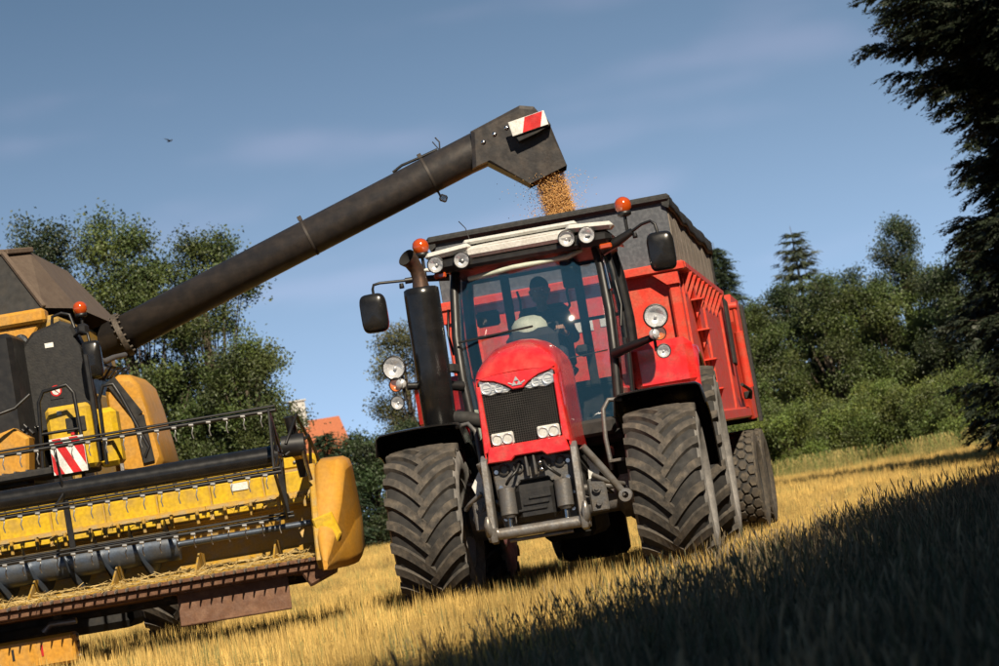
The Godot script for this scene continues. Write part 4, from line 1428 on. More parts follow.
	# chassis, drawbar, axles
	g = Geo.new()
	for s in [-1, 1]: g.box(V(s * .45, 1.15, -L / 2), V(.12, .26, L - .2), .012)
	for z in [-.4, -2.0, -3.6, -5.2, -6.8]: g.box(V(0, 1.15, z), V(.9, .16, .1), .01)
	g.tube([V(0, .8, 1.0), V(0, .95, -.2), V(-.4, 1.05, -1.2)], .07, 10)
	g.tube([V(0, .95, -.2), V(.4, 1.05, -1.2)], .07, 10)
	for z in [-5.75, -7.15]:
		g.box(V(0, .51, z), V(1.75, .13, .13), .012)
		for s in [-1, 1]: g.box(V(s * .5, .8, z), V(.1, .5, .5), .02)
	obj("chassis", g, M.dark, T)
	# the load
	g = Geo.new(); g.soft()
	var rows := []
	for i in 15:
		var r := PackedVector3Array()
		for k in 11:
			var x := (-1.0 + k / 5.0) * (X - .06); var z := -.12 - i / 14.0 * (L - .3)
			r.append(V(x, 2.4 + .6 * exp(-((x - .1) * (x - .1) + (z + 1.3) * (z + 1.3)) / 1.6), z))
		rows.append(r)
	g.loft(rows, false)
	var heap := obj("grain_load", g, mat(lin(.5, .25, .07), .8, 0.0, lin(.38, .18, .05), .9, 6.0, .6), T)
	heap.set_meta("kind", "stuff")

func build_grain():
	# grain falling from the spout into the trailer
	rng.seed = 77
	var g := Geo.new()
	g.lathe(Vector3.ZERO, V(0, 1, 0), [[-1.0, 0], [-.6, .42], [0, .55], [.6, .42], [1.0, 0]], 6)
	var mesh := g.mesh(M.grain)
	var xs := []; var cs := []
	for i in 46000:
		var f := pow(rng.randf(), .9)
		var y := 4.52 - f * 1.45
		# thick core, thin torn edge
		var u := rng.randfn() * .35
		var core := rng.randf() < .9
		var x := .86 + .2 * f + (clampf(u * .8, -.9, .9) * .1 + rng.randf_range(-.15, .15) if core else rng.randfn() * .17 - .06 * f)
		var z := -29.85 + rng.randfn() * (.09 if core else .16)
		var s := rng.randf_range(.0055, .0085)
		xs.append(Transform3D(Basis.from_euler(V(rng.randf() * TAU, rng.randf() * TAU, rng.randf() * TAU)).scaled(V(s, s, s)), V(x, y, z)))
		var k := rng.randf_range(.7, 1.25)
		cs.append(Color(.62 * k, .35 * k, .125 * k))
	var o := scatter("falling_grain", mesh, xs, cs)
	tag(o, "golden grain pouring from the unloading spout into the trailer", "grain", "", "stuff")

# ---------------------------------------------------------------- combine harvester
func striped_board(parent: Node3D, called: String, o: Vector3, ax: Vector3, ay: Vector3, w: float, h: float, n: int, lean: float):
	# white plate with slanting red stripes; ax and ay span it, its front looks along ax x ay
	var az := ax.cross(ay).normalized()
	var tf := Transform3D(Basis(ax.normalized(), ay.normalized(), az), o)
	var g := Geo.new()
	g.prism([Vector2(0, 0), Vector2(w, 0), Vector2(w, h), Vector2(0, h)], -.02, 0, tf, .003)
	var b := obj(called, g, M.white, parent)
	var st := w / (n * 2.0)
	for i in n + 1:
		var x0 := st * (2 * i) + st * (.3 if n > 1 else .55)
		var poly := Geometry2D.intersect_polygons(PackedVector2Array([Vector2(x0, 0), Vector2(x0 + st, 0), Vector2(x0 + st + lean, h), Vector2(x0 + lean, h)]), PackedVector2Array([Vector2(.004, .004), Vector2(w - .004, .004), Vector2(w - .004, h - .004), Vector2(.004, h - .004)]))
		for p in poly:
			var gg := Geo.new()
			gg.prism(Array(p), .0005, .003, tf)
			obj("stripe", gg, M.redsign, b)
	return b

func build_combine():
	var T := thing("combine_harvester", "yellow and black combine harvester with its unloading pipe swung out", "combine", V(-5.5, 0, -28))
	var g := Geo.new()
	# body behind and below
	g.box(V(-.6, 2.1, -2.0), V(2.9, 2.0, 5.0), .06)
	g.box(V(-.7, 2.6, 1.0), V(2.6, 1.6, 1.4), .05)
	obj("body", g, M.black, T)
	g = Geo.new()
	g.box(V(.86, 2.15, -.9), V(.1, 1.4, 3.0), .03)
	g.box(V(-.6, 3.35, -1.0), V(3.1, .5, 3.6), .05)
	obj("side_panel", g, M.yellow_dirty, T)
	# grain tank with sloping covers
	g = Geo.new(); g.flat()
	var b := [V(-2.2, 3.68, .62), V(.79, 3.7, .62), V(1.0, 3.73, -.3), V(1.05, 3.7, -3.2), V(-2.2, 3.68, -3.2)]
	var t := [V(-1.9, 4.5, .1), V(.35, 4.4, .1), V(.56, 4.44, -.4), V(.58, 4.42, -2.6), V(-1.9, 4.5, -2.6)]
	for i in range(1, 5): g.q(b[i], b[(i + 1) % 5], t[(i + 1) % 5], t[i])
	g.q(t[0], t[1], t[2], t[4]); g.t(t[2], t[3], t[4])
	var tank := obj("grain_tank", g, M.tank, T)
	g = Geo.new()
	g.flat(); g.q(b[0], b[1], t[1], t[0])
	obj("tank_front", g, M.dark, tank)
	g = Geo.new()
	g.bar(V(-2.0, 4.52, .1), V(.38, 4.42, .1), .08, .06, .01)
	g.bar(V(.38, 4.42, .1), V(.58, 4.46, -.4), .06, .06, .01)
	g.bar(V(.36, 4.41, .12), V(.8, 3.71, .64), .05, .05, .01)
	obj("tank_rim", g, M.tank, tank)
	# yellow beam under the tank
	g = Geo.new()
	g.box(V(-.65, 3.6, .8), V(2.98, .15, .25), .03)
	var beam := obj("roof_beam", g, M.orange_panel, T)
	g = Geo.new()
	g.prism([Vector2(-.4, 3.53), Vector2(.78, 3.53), Vector2(.62, 3.33), Vector2(.3, 3.2), Vector2(-.4, 3.18)], .7, .86, Transform3D(), .02)
	obj("beam_bracket", g, M.orange_panel, beam)
	round_lamp(beam, "work_light", V(.55, 3.36, .9), V(.2, -.1, 1), .07)
	# black side cover with stickers
	g = Geo.new()
	g.prism([Vector2(.5, 3.0), Vector2(.58, 3.3), Vector2(.7, 3.42), Vector2(1.0, 3.5), Vector2(1.12, 3.44), Vector2(1.2, 3.2), Vector2(1.24, 2.55), Vector2(1.18, 2.42), Vector2(.62, 2.36), Vector2(.52, 2.55)], .75, 1.05, Transform3D(), .03)
	var cover := obj("engine_cover", g, M.plastic, T)
	g = Geo.new(); g.box(V(.86, 3.26, 1.055), V(.09, .05, .006), .001); obj("sticker", g, M.white, cover)
	g = Geo.new(); g.box(V(.86, 2.78, 1.055), V(.14, .17, .006), .001); var stk := obj("sticker", g, M.dark, cover)
	g = Geo.new(); g.lathe(V(.86, 2.78, 1.058), V(0, 0, 1), [[0, .058], [.004, .058], [.004, .0]], 24, false); obj("red_disc", g, M.redsign, stk)
	g = Geo.new(); g.lathe(V(.86, 2.78, 1.0625), V(0, 0, 1), [[0, .042], [.003, .042], [.003, .0]], 24, false); obj("white_disc", g, M.white, stk)
	g = Geo.new(); g.bar(V(.83, 2.81, 1.067), V(.89, 2.75, 1.067), .014, .004, .001); obj("red_bar", g, M.redsign, stk)
	beacon(T, V(1.22, 3.6, .95), .075)
	g = Geo.new()
	g.tube([V(.9, 3.46, .95), V(.92, 3.56, .95), V(1.02, 3.58, .95), V(1.1, 3.55, .95), V(1.14, 3.4, .98)], .018, 7)
	obj("beacon_bracket", g, M.black, T)
	# mirror beside the cover
	g = Geo.new()
	var rr := []
	for c in [[-.06, .8], [-.03, 1.0], [.03, .98], [.055, .8], [.065, .3]]:
		var ringp := PackedVector3Array()
		for k in 24:
			var a := TAU * k / 24
			ringp.append(V(1.315 + signf(cos(a)) * pow(absf(cos(a)), .4) * .1 * c[1], 3.02 + signf(sin(a)) * pow(absf(sin(a)), .4) * .2 * c[1], 1.25 + c[0]))
		rr.append(ringp)
	g.soft(); g.loft(rr, true); g.lid(rr[0], true); g.lid(rr[-1])
	var mi := obj("mirror", g, M.black_gloss, T)
	g = Geo.new()
	g.tube([V(1.1, 3.3, 1.0), V(1.22, 3.34, 1.15), V(1.3, 3.3, 1.22), V(1.31, 3.2, 1.22)], .016, 7)
	g.box(V(1.24, 3.36, 1.1), V(.12, .12, .12), .03)
	obj("mirror_arm", g, M.black, mi)
	# platform with yellow boxes and black handrails
	g = Geo.new()
	g.box(V(.45, 1.92, 1.6), V(1.5, .08, 1.2), .02)
	obj("platform", g, M.dark, T)
	g = Geo.new()
	g.box(V(1.06, 2.24, 1.62), V(.46, .66, .3), .04)
	g.box(V(1.36, 2.2, 1.3), V(.26, .6, .3), .05)
	var yb := obj("front_panel", g, M.yellow, T)
	g = Geo.new(); g.box(V(1.13, 2.36, 1.775), V(.2, .15, .02), .006); obj("opening", g, M.dark, yb)
	g = Geo.new()
	g.prism([Vector2(.2, 1.9), Vector2(.2, 2.35), Vector2(.52, 2.42), Vector2(.66, 2.3), Vector2(.6, 1.9)], 1.55, 1.9, Transform3D(), .03)
	obj("step_panel", g, M.orange_panel, T)
	# rounded fuel tank at the side
	g = Geo.new(); g.soft()
	var sh := []
	for c in [[-.75, .86], [-.7, .97], [-.6, 1.0], [.5, 1.0], [.58, .97], [.63, .86]]:
		var ring := PackedVector3Array()
		for v in [[1.28, 1.82], [1.3, 2.72], [1.36, 2.82], [1.46, 2.87], [1.58, 2.85], [1.67, 2.74], [1.72, 2.5], [1.76, 2.2], [1.8, 1.9], [1.74, 1.8], [1.5, 1.78]]:
			ring.append(V(1.58 + (v[0] - 1.58) * c[1], 2.3 + (v[1] - 2.3) * c[1], .1 + c[0]))
		sh.append(ring)
	g.loft(sh, true); g.lid(sh[0], true); g.lid(sh[-1])
	var ft := obj("fuel_tank", g, M.orange_panel, T)
	g = Geo.new()
	g.bar(V(1.38, 2.82, .75), V(1.62, 2.4, .755), .12, .02, .004, V(0, 0, 1))
	g.bar(V(1.62, 2.4, .755), V(1.66, 1.9, .755), .12, .02, .004, V(0, 0, 1))
	obj("strap", g, M.dark, ft)
	g = Geo.new()
	for k in 5: g.tube([V(1.25 + k * .05, 2.85, .6), V(1.32 + k * .06, 3.0 - .02 * k, .5), V(1.42 + k * .03, 2.95, .3)], .012, 5)
	obj("hose", g, M.black, T)
	var rails := [[[.78, 1.9], [.84, 2.62], [.9, 2.72], [1.14, 2.75], [1.2, 2.66], [1.22, 1.9]], [[1.42, 1.9], [1.44, 2.55], [1.5, 2.68], [1.6, 2.68], [1.66, 2.55], [1.86, 2.0], [1.8, 1.9]]]
	for rl in rails:
		var p := []
		for v in rl: p.append(V(v[0], v[1], 2.05))
		g = Geo.new(); g.tube(p, .02, 8)
		if rl == rails[0]: g.tube([V(.82, 2.3, 2.05), V(1.21, 2.3, 2.05)], .016, 7)
		obj("handrail", g, M.black, T)
	g = Geo.new()
	g.tube([V(.25, 2.3, 2.2), V(.4, 2.55, 2.2), V(.6, 2.6, 2.1), V(.75, 2.72, 2.0)], .018, 7)
	g.box(V(1.33, 2.5, 1.75), V(.05, 1.1, .05), .01)
	obj("cable_guard", g, M.black, T)
	striped_board(T, "warning_board", V(.93, 1.86, 2.32), V(1, 0, 0), V(0, 1, 0), .34, .36, 2, -.17)
	# cables, bolts and pipes around the side cover
	for k in 6:
		g = Geo.new()
		var x0 := .18 + k * .06
		g.tube([V(x0, 3.1 - k * .05, 1.3), V(x0 + .1, 2.8 + .03 * k, 1.5), V(x0 + .06, 2.5, 1.62), V(x0 + .2, 2.34, 1.7)], .014 + .003 * (k % 3), 6)
		obj("cable", g, M.black, T)
	for k in 7:
		g = Geo.new()
		g.lathe(V(.62 + .1 * k, 2.44 + .012 * k, 1.052), V(0, 0, 1), [[0, .014], [.008, .014], [.01, 0]], 8)
		obj("bolt", g, M.rod, cover)
	g = Geo.new()
	g.tube([V(1.26, 3.1, .9), V(1.36, 3.02, .8), V(1.44, 3.06, .6), V(1.5, 3.1, .2)], .03, 8)
	g.tube([V(1.24, 2.9, .95), V(1.33, 2.9, .9), V(1.36, 2.98, .7)], .02, 7)
	obj("hydraulic_pipe", g, M.cast, T)
	g = Geo.new()
	for k in 12: g.box(V(-.2 + k * .12, 1.968, 1.6), V(.02, .012, 1.15), 0.0)
	obj("platform_grating", g, M.cast, T)
	for k in 3:
		g = Geo.new(); g.box(V(.98 + .11 * (k % 2), 2.5 - k * .22, 1.776), V(.05, .04, .006), .001)
		obj("sticker", g, M.white if k != 1 else M.redsign, yb)
	# feeder house and axle
	g = Geo.new()
	g.prism([Vector2(1.2, 2.0), Vector2(4.1, 1.25), Vector2(4.1, .6), Vector2(1.2, 1.1)], -1.4, .1, Transform3D(Basis(V(0, 0, 1), V(0, 1, 0), V(-1, 0, 0)), V(-1.2, 0, 0)), .03)
	obj("feeder_house", g, M.dark, T)
	g = Geo.new()
	g.box(V(-.5, .72, -.4), V(3.3, 1.0, 1.2), .08)
	g.box(V(-.5, .6, -2.4), V(2.8, .8, 2.6), .08)
	obj("added_belly", g, M.dark, T)  # dark blocks added so the ground below the machine falls in shade
	g = Geo.new()
	g.tube([V(-2.2, .85, .3), V(1.6, .85, .3)], .16, 12)
	g.box(V(-.4, 1.15, .3), V(2.2, .5, .8), .05)
	g.box(V(-.4, .95, -3.2), V(1.6, .9, 3.0), .05)
	g.tube([V(1.0, 1.3, 1.4), V(1.05, .5, 2.6)], .04, 8)
	obj("front_axle", g, M.dark, T)
	g = Geo.new()
	for k in 3: g.box(V(1.3, .6 + k * .35, 1.9 - k * .1), V(.4, .04, .16), .01)
	g.bar(V(1.1, .5, 2.0), V(1.1, 1.9, 1.6), .04, .02, .004); g.bar(V(1.5, .5, 2.0), V(1.5, 1.9, 1.6), .04, .02, .004)
	obj("ladder", g, M.cast, T)
	lug_wheel(T, "front_wheel", V(1.72, .86, .3), .87, .72, 20, 1)
	lug_wheel(T, "front_wheel", V(-2.5, .86, .3), .87, .72, 20, -1)
	lug_wheel(T, "rear_wheel", V(1.2, .6, -4.0), .6, .45, 18, 1)
	lug_wheel(T, "rear_wheel", V(-2.1, .6, -4.0), .6, .45, 18, -1)
	# unloading pipe, swung out square to the machine
	var z := -1.85
	var a0 := V(1.22, 3.5, z); var a1 := V(5.9, 5.03, z)
	var ax := (a1 - a0).normalized()
	var up := V(0, 0, 1).cross(ax)
	g = Geo.new()
	g.lathe(a0, ax, [[-.9, .0], [-.9, .215], [4.9, .215]], 32)
	var pipe := obj("unloading_pipe", g, M.auger, T)
	g = Geo.new()
	g.lathe(a0, ax, [[-.03, .216], [-.03, .262], [.03, .262], [.03, .216]], 32, false)
	for k in 18:
		var a := TAU * k / 18
		g.tube([a0 + (up * cos(a) + V(0, 0, 1) * sin(a)) * .24 - ax * .05, a0 + (up * cos(a) + V(0, 0, 1) * sin(a)) * .24 + ax * .06], .015, 6)
	obj("swivel_flange", g, mat(lin(.07, .058, .048), .6, .3, lin(.16, .13, .1), .8, 5.0), pipe)
	g = Geo.new()
	for d in [2.42, 3.98]:
		g.lathe(a0, ax, [[d - .014, .216], [d - .014, .222], [d + .014, .222], [d + .014, .216]], 32, false)
		g.box(a0 + ax * d + up * .25, V(.05, .06, .03), .005, Basis(ax, up, V(0, 0, 1)))
	obj("pipe_band", g, mat(lin(.05, .04, .034), .6, .1), pipe)
	g = Geo.new()
	g.tube([a0 + ax * 3.62 + up * .225, a0 + ax * 3.75 + up * .25, a0 + ax * 3.95 + up * .235, a0 + ax * 4.2 + up * .225], .018, 6)
	g.tube([a0 + ax * 4.22 + up * .2, a0 + ax * 4.26 + up * .29, a0 + ax * 4.24 + up * .36], .009, 5)
	g.tube([a0 + ax * 4.22 + up * .2, a0 + ax * 4.19 + up * .33], .007, 5)
	obj("cable", g, M.black, pipe)
	# the lamp that hangs under the pipe
	var lp := a0 + ax * 3.98 - up * .28
	g = Geo.new()
	g.tube([lp + up * .09, lp], .012, 6)
	g.box(lp - up * .03 + V(.02, 0, .04), V(.09, .08, .09), .015, Basis(V(0, 0, 1), -.5))
	var pl := obj("pipe_light", g, M.black, pipe)
	g = Geo.new(); g.box(lp - up * .035 + V(.02, 0, .087), V(.065, .055, .008), .002, Basis(V(0, 0, 1), -.5)); obj("lens", g, M.chrome, pl)
	# spout: sheet metal hood that turns the flow down
	g = Geo.new()
	var sp := [Vector2(5.5, 4.70), Vector2(5.68, 4.75), Vector2(6.13, 4.42), Vector2(6.58, 4.56), Vector2(6.47, 5.06), Vector2(6.32, 5.3), Vector2(6.16, 5.34), Vector2(5.55, 5.135)]
	for i in sp.size(): sp[i] = sp[i]
	var side := [[-.24, .9], [-.215, .985], [-.15, 1.0], [.15, 1.0], [.215, .985], [.24, .9]]
	var cen := Vector2(6.05, 4.88)
	var lay := []
	for c in side:
		var ring := PackedVector3Array()
		for v in sp:
			var q: Vector2 = v if v.y < 4.6 and v.x > 6.0 else cen + (v - cen) * c[1]
			ring.append(V(q.x, q.y, z + c[0]))
		lay.append(ring)
	g.flat()
	for i in lay.size() - 1:
		for k in sp.size():
			if k == 2: continue
			g.q(lay[i][k], lay[i][(k + 1) % sp.size()], lay[i + 1][(k + 1) % sp.size()], lay[i + 1][k])
	for e in [0, -1]:
		var ring: PackedVector3Array = lay[e]
		var flat2 := PackedVector2Array()
		for v in ring: flat2.append(Vector2(v.x, v.y))
		var tri := Geometry2D.triangulate_polygon(flat2)
		for i in range(0, tri.size(), 3): g.t(ring[tri[i]], ring[tri[i + 1]], ring[tri[i + 2]])
	var spout := obj("spout", g, M.auger, pipe)
	g = Geo.new()
	for v in [[5.68, 4.98], [5.82, 5.05], [5.97, 5.1]]: g.lathe(V(v[0], v[1], z + .235), V(0, 0, 1), [[0, .03], [.012, .028], [.016, 0]], 12)
	obj("bolt", g, M.rod, spout)
	g = Geo.new()
	g.prism([Vector2(6.04, 4.98), Vector2(6.4, 5.2), Vector2(6.47, 5.03), Vector2(6.3, 4.96), Vector2(6.08, 4.9)], z + .2, z + .38, Transform3D(), .006)
	obj("light_box", g, M.dark, spout)
	striped_board(spout, "warning_board", V(6.02, 4.965, z + .41), V(1, .17, .0), V(-.17, 1, 0), .43, .17, 1, .08)

# ---------------------------------------------------------------- the cutting header in front of the combine
func build_header():
	var T := thing("combine_header", "yellow grain header with black reel and steel tines, raised in front of the combine", "header", V(-5.5, 0, -28))
	var xl := -3.4; var xr := 3.62
	var g := Geo.new()
	# back wall and trough, drawn as one pressed sheet
	var sec := [[3.72, 1.52], [3.78, 1.5], [3.80, 1.30], [3.86, 1.28], [3.88, 1.16], [3.82, 1.13], [3.80, .98], [3.86, .80], [4.05, .68], [4.35, .64], [4.6, .70], [4.75, .72], [5.1, .66]]
	var rows := []
	for c in sec: rows.append(PackedVector3Array([V(xl, c[1], c[0]), V((xl + xr) / 2, c[1], c[0]), V(xr, c[1], c[0])]))
	g.flat()
	for i in rows.size() - 1: g.q(rows[i][0], rows[i][2], rows[i + 1][2], rows[i + 1][0])
	for i in rows.size() - 1:
		var o := V(0, -.02, -.03)
		g.q(rows[i][0] + o, rows[i + 1][0] + o, rows[i + 1][2] + o, rows[i][2] + o)
	obj("trough", g, M.yellow_dirty, T)
	g = Geo.new()
	g.box(V((xl + xr) / 2, 1.56, 3.72), V(xr - xl, .12, .14), .02)
	obj("top_beam", g, M.yellow, T)
	for i in 14:
		var x := xl + .25 + i * .5
		g = Geo.new(); g.box(V(x, 1.375, 3.80), V(.485, .2, .03), .01)
		obj("back_panel", g, M.yellow, T)
		g = Geo.new(); g.box(V(x, 1.205, 3.90), V(.46, .05, .03), .008)
		obj("back_rib", g, M.yellow, T)
		for k in 2:
			g = Geo.new(); g.box(V(x - .12 + k * .24, 1.2, 3.935), V(.03, .13, .05), .006)
			obj("stiffener", g, M.yellow_dirty, T)
	g = Geo.new(); g.box(V(2.88, 1.42, 3.82), V(.16, .07, .012), .002); obj("sticker", g, M.white, T)
	# intake auger: steel drum with flights
	g = Geo.new()
	g.tube([V(xl + .1, .98, 4.25), V(2.3, .98, 4.25)], .14, 24)
	g.tube([V(2.3, .98, 4.25), V(xr - .1, .98, 4.25)], .03, 10)
	var au := obj("intake_auger", g, M.bluesteel, T)
	g = Geo.new()
	var steps := 320
	for half in [-1, 1]:
		var ra := []; var rb := []
		for i in steps + 1:
			var f := float(i) / steps
			var x: float = lerp(xl + .15, -.1, f) if half < 0 else lerp(2.28, .3, f)
			var a: float = half * f * TAU * 6.0
			ra.append(V(x, .98 + .13 * sin(a), 4.25 + .13 * cos(a))); rb.append(V(x, .98 + .25 * sin(a), 4.25 + .25 * cos(a)))
		g.soft()
		for i in steps: g.q(ra[i], rb[i], rb[i + 1], ra[i + 1])
		g.soft()
		for i in steps: g.q(ra[i] + V(.008, 0, 0), ra[i + 1] + V(.008, 0, 0), rb[i + 1] + V(.008, 0, 0), rb[i] + V(.008, 0, 0))
	obj("auger_flight", g, M.bluesteel, au)
	# steel inlays and dividers of the floor
	for x in [1.0, 1.75, 2.5, 3.2]:
		g = Geo.new()
		g.prism([Vector2(4.2, .70), Vector2(5.05, .68), Vector2(4.5, .88), Vector2(4.2, .86)], -.008, .008, Transform3D(Basis(V(0, 0, 1), V(0, 1, 0), V(-1, 0, 0)), V(x, 0, 0)))
		obj("floor_rib", g, M.yellow_dirty, T)
	# knife with guard fingers
	g = Geo.new()
	g.box(V((xl + xr) / 2, .655, 5.14), V(xr - xl, .035, .1), .006)
	g.box(V((xl + xr) / 2, .60, 4.95), V(xr - xl, .07, .4), .01)
	var kb := obj("knife_bar", g, M.rust, T)
	for i in 46:
		g = Geo.new()
		var x := xr - .08 - i * .0762 * 1.25
		if x < xl: break
		g.prism([Vector2(-.014, 0), Vector2(.014, 0), Vector2(.003, .13), Vector2(-.003, .13)], -.012, .012, Transform3D(Basis(V(1, 0, 0), V(0, -.1, 1), V(0, 1, .1)), V(x, .665, 5.17)), .002)
		obj("guard_finger", g, M.steel, kb)
	# chaff and straw caught on the header
	rng.seed = 91
	var sg := Geo.new(); sg.flat()
	sg.q(V(-.07, 0, 0), V(.07, .004, 0), V(.07, .004, .005), V(-.07, 0, .005)); sg.q(V(-.07, 0, 0), V(.07, .004, 0), V(.07, .009, .001), V(-.07, .005, .001))
	var sx := []; var sc := []
	for i in 800:
		var x := rng.randf_range(0.3, xr - .05)
		var p := V(x, .735, rng.randf_range(4.42, 4.78))
		var k := rng.randf()
		if k < .5: p = V(x, .69 + rng.randf() * .015, rng.randf_range(4.9, 5.2))
		elif k < .58: p = V(x, 1.63, rng.randf_range(3.68, 3.76))
		elif k < .64: p = V(x, 1.24, 3.9 + rng.randf() * .04)
		var s := rng.randf_range(.5, 1.2)
		sx.append(Transform3D(Basis.from_euler(V(rng.randfn() * .25, rng.randf() * TAU, rng.randfn() * .3)).scaled(V(s, s, s)), p))
		var f := rng.randf_range(.6, 1.1)
		sc.append(Color(.5 * f, .37 * f, .15 * f))
	var deb := scatter("straw_debris", sg.mesh(M.straw), sx, sc, T)
	deb.set_meta("kind", "stuff")
	for i in 24:
		g = Geo.new()
		g.lathe(V(xr - .2 - i * .28, 1.56, 3.79), V(0, 0, 1), [[0, .016], [.01, .016], [.012, 0]], 6)
		obj("bolt", g, M.steel, T)
	for i in 3:
		g = Geo.new()
		var pts := []
		for k in 9: pts.append(V(xr - .1 - k * .8, 1.645 + .012 * sin(k * 2.1 + i), 3.68 + i * .035))
		g.tube(pts, .012, 6); obj("hose", g, M.black, T)
	# underside
	g = Geo.new()
	g.prism([Vector2(3.62, 1.4), Vector2(3.66, .66), Vector2(4.0, .5), Vector2(5.1, .55), Vector2(5.1, .59), Vector2(4.05, .55), Vector2(3.72, .7), Vector2(3.66, 1.4)], -xr, -xl, Transform3D(Basis(V(0, 0, 1), V(0, 1, 0), V(-1, 0, 0)), Vector3.ZERO))
	obj("underside", g, M.rust, T)
	g = Geo.new()
	g.box(V((xl + xr) / 2, .52, 4.3), V(xr - xl - .2, .14, .16), .02)
	for x in [-2.4, -1.2, 1.2, 2.2, 3.3]: g.box(V(x, .6, 4.4), V(.08, .2, .8), .01)
	obj("lower_frame", g, M.dark, T)
	# rusty skid plate hanging under the right end
	g = Geo.new()
	g.box(V(2.81, .43, 5.02), V(.99, .34, .02), .006, Basis(V(1, 0, 0), -.22))
	g.tube([V(2.32, .27, 5.06), V(3.3, .27, 5.06)], .016, 8)
	obj("skid_plate", g, M.rust, T)
	# yellow box low at the left edge
	g = Geo.new()
	g.box(V(.62, .235, 4.72), V(1.42, .27, .3), .025)
	var yb := obj("skid_box", g, M.orange_panel, T)
	g = Geo.new()
	g.tube([V(1.05, .4, 4.72), V(1.12, .46, 4.72), V(1.36, .46, 4.75)], .03, 8)
	for k in 4: g.lathe(V(1.33, .15 + k * .06, 4.7), V(1, 0, 0), [[0, .018], [.02, .018], [.02, 0]], 6, false)
	obj("clamp", g, M.steel, yb)
	for p in [[.78, M.dark], [1.04, M.redsign]]:
		g = Geo.new(); g.box(V(p[0], .25, 4.873), V(.022, .1, .006), .001); obj("mark", g, p[1], yb)
	# end shield at the right with its divider point
	g = Geo.new()
	g.prism([Vector2(3.7, 1.5), Vector2(4.55, 1.5), Vector2(5.0, 1.05), Vector2(5.3, .64), Vector2(5.2, .56), Vector2(3.75, .6)], -xr - .04, -xr + .02, Transform3D(Basis(V(0, 0, 1), V(0, 1, 0), V(-1, 0, 0)), Vector3.ZERO), .012)
	obj("end_plate", g, M.yellow_dirty, T)
	g = Geo.new()
	var lay := []
	# blunt wedge: wide at the back, narrowing and dropping to the divider point
	for p in [[3.9, 3.68, 3.93, .66, 1.5], [4.0, 3.66, 3.96, .6, 1.55], [4.4, 3.66, 3.95, .56, 1.53], [4.6, 3.66, 3.93, .55, 1.5], [4.85, 3.64, 3.87, .54, 1.22], [5.05, 3.62, 3.80, .54, .98], [5.25, 3.64, 3.74, .54, .78], [5.38, 3.66, 3.70, .55, .64]]:
		var z: float = p[0]; var x0: float = p[1]; var x1: float = p[2]; var y0: float = p[3]; var y1: float = p[4]
		var e := minf((x1 - x0) * .3, .045)
		lay.append(PackedVector3Array([V(x0, y0, z), V(x0, y1 - e, z), V(x0 + e, y1, z), V(x1 - e * 1.6, y1 - .01, z), V(x1 - e * .4, y1 - e, z), V(x1, y1 - e * 2.5, z), V(x1 + .05 * (x1 - x0), lerp(y0, y1, .4), z), V(x1, y0 + e * 2, z), V(x1 - e, y0, z)]))
	g.lid(lay[0], true)
	for part in [[0, 3], [3, 6], [5, 9]]:
		var strip := []
		for ring in lay:
			var r := PackedVector3Array()
			for k in range(part[0], part[1] + 1): r.append(ring[k % 9])
			strip.append(r)
		g.soft(); g.loft(strip, false)
	g.lid(lay[-1])
	var dv := obj("end_shield", g, M.orange_panel, T)
	g = Geo.new()
	g.prism([Vector2(3.6, 1.0), Vector2(3.78, 1.04), Vector2(3.84, .84), Vector2(3.72, .66), Vector2(3.64, .8)], 5.0, 5.1, Transform3D(), .015)
	obj("divider_bracket", g, M.yellow, dv)
	g = Geo.new()
	g.prism([Vector2(3.4, .62), Vector2(3.78, .66), Vector2(3.72, .5), Vector2(3.5, .42)], 4.7, 5.12, Transform3D(), .02)
	obj("divider_shoe", g, M.rust, dv)
	# reel drive at the right end
	g = Geo.new()
	g.bar(V(3.52, 1.62, 4.75), V(3.58, 1.5, 3.7), .07, .09, .01)
	obj("reel_arm", g, M.yellow, T)
	g = Geo.new()
	g.tube([V(3.42, 1.68, 4.75), V(3.62, 1.68, 4.75)], .1, 16)
	g.tube([V(3.5, 1.95, 4.6), V(3.55, 1.4, 4.5)], .045, 10)
	g.tube([V(3.46, 1.7, 4.85), V(3.58, 1.95, 4.7), V(3.64, 1.7, 4.4), V(3.6, 1.45, 4.3)], .016, 6)
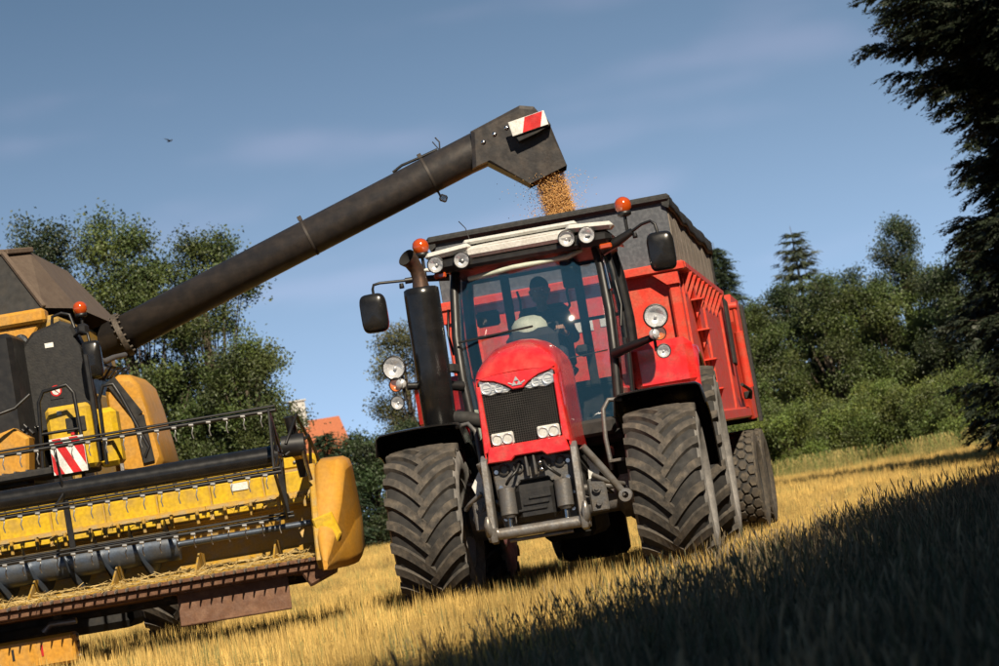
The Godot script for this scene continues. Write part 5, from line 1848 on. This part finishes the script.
	g.tube([V(3.44, 1.6, 4.85), V(3.66, 1.75, 4.7), V(3.7, 1.5, 4.4)], .016, 6)
	obj("reel_motor", g, M.black, T)
	g = Geo.new(); g.tube([V(3.6, 1.62, 4.86), V(3.63, 1.35, 4.8)], .018, 8); obj("piston_rod", g, M.rod, T)
	# reel: central tube, spiders and tined bats
	var R := Node3D.new(); R.name = "reel"; T.add_child(R, true)
	R.position = V(0, 1.54, 4.78)
	g = Geo.new()
	g.tube([V(xl, .08, -.1), V(xr - .25, .08, -.1)], .095, 20)
	obj("reel_tube", g, M.black_gloss, R)
	var nb := 4; var rr := .485
	var spx := [3.36, 1.42, -.5, -2.4]
	for x in spx:
		g = Geo.new()
		for k in nb:
			var a := PI / 2 + TAU * k / nb - .17
			g.bar(V(x, .05, -.06), V(x, rr * sin(a), rr * cos(a)), .018, .055, .004)
		if x > 3.0:
			for k in nb:
				var a := PI / 2 + TAU * k / nb - .17; var b2 := a + TAU / nb
				g.bar(V(x, rr * sin(a), rr * cos(a)), V(x, rr * sin(b2), rr * cos(b2)), .02, .07, .004)
		obj("spider", g, M.black, R)
	for k in nb:
		var a := PI / 2 + TAU * k / nb - .17
		var c := V(0, rr * sin(a), rr * cos(a))
		g = Geo.new()
		g.tube([V(xl, 0, 0) + c, V(xr - .2, 0, 0) + c], .02, 10)
		g.tube([V(xl, .035, .03) + c, V(xr - .2, .035, .03) + c], .012, 6)
		obj("bat", g, M.black, R)
	# spring tines hang from every bat
	g = Geo.new()
	g.tube([V(0, 0, 0), V(.01, -.035, .012), V(-.004, -.075, .015), V(.003, -.125, -.005)], .006, 6)
	g.tube([V(-.02, -.005, .012), V(.02, -.005, .012)], .015, 6)
	var tm := g.mesh(M.tine)
	for k in nb:
		var a := PI / 2 + TAU * k / nb - .17
		for i in 40:
			var x := xr - .34 - i * .155
			if x < -2.6: break
			var m := MeshInstance3D.new(); m.mesh = tm; m.name = "tine"
			m.position = V(x, rr * sin(a) - .01, rr * cos(a) + .02)
			R.add_child(m, true)
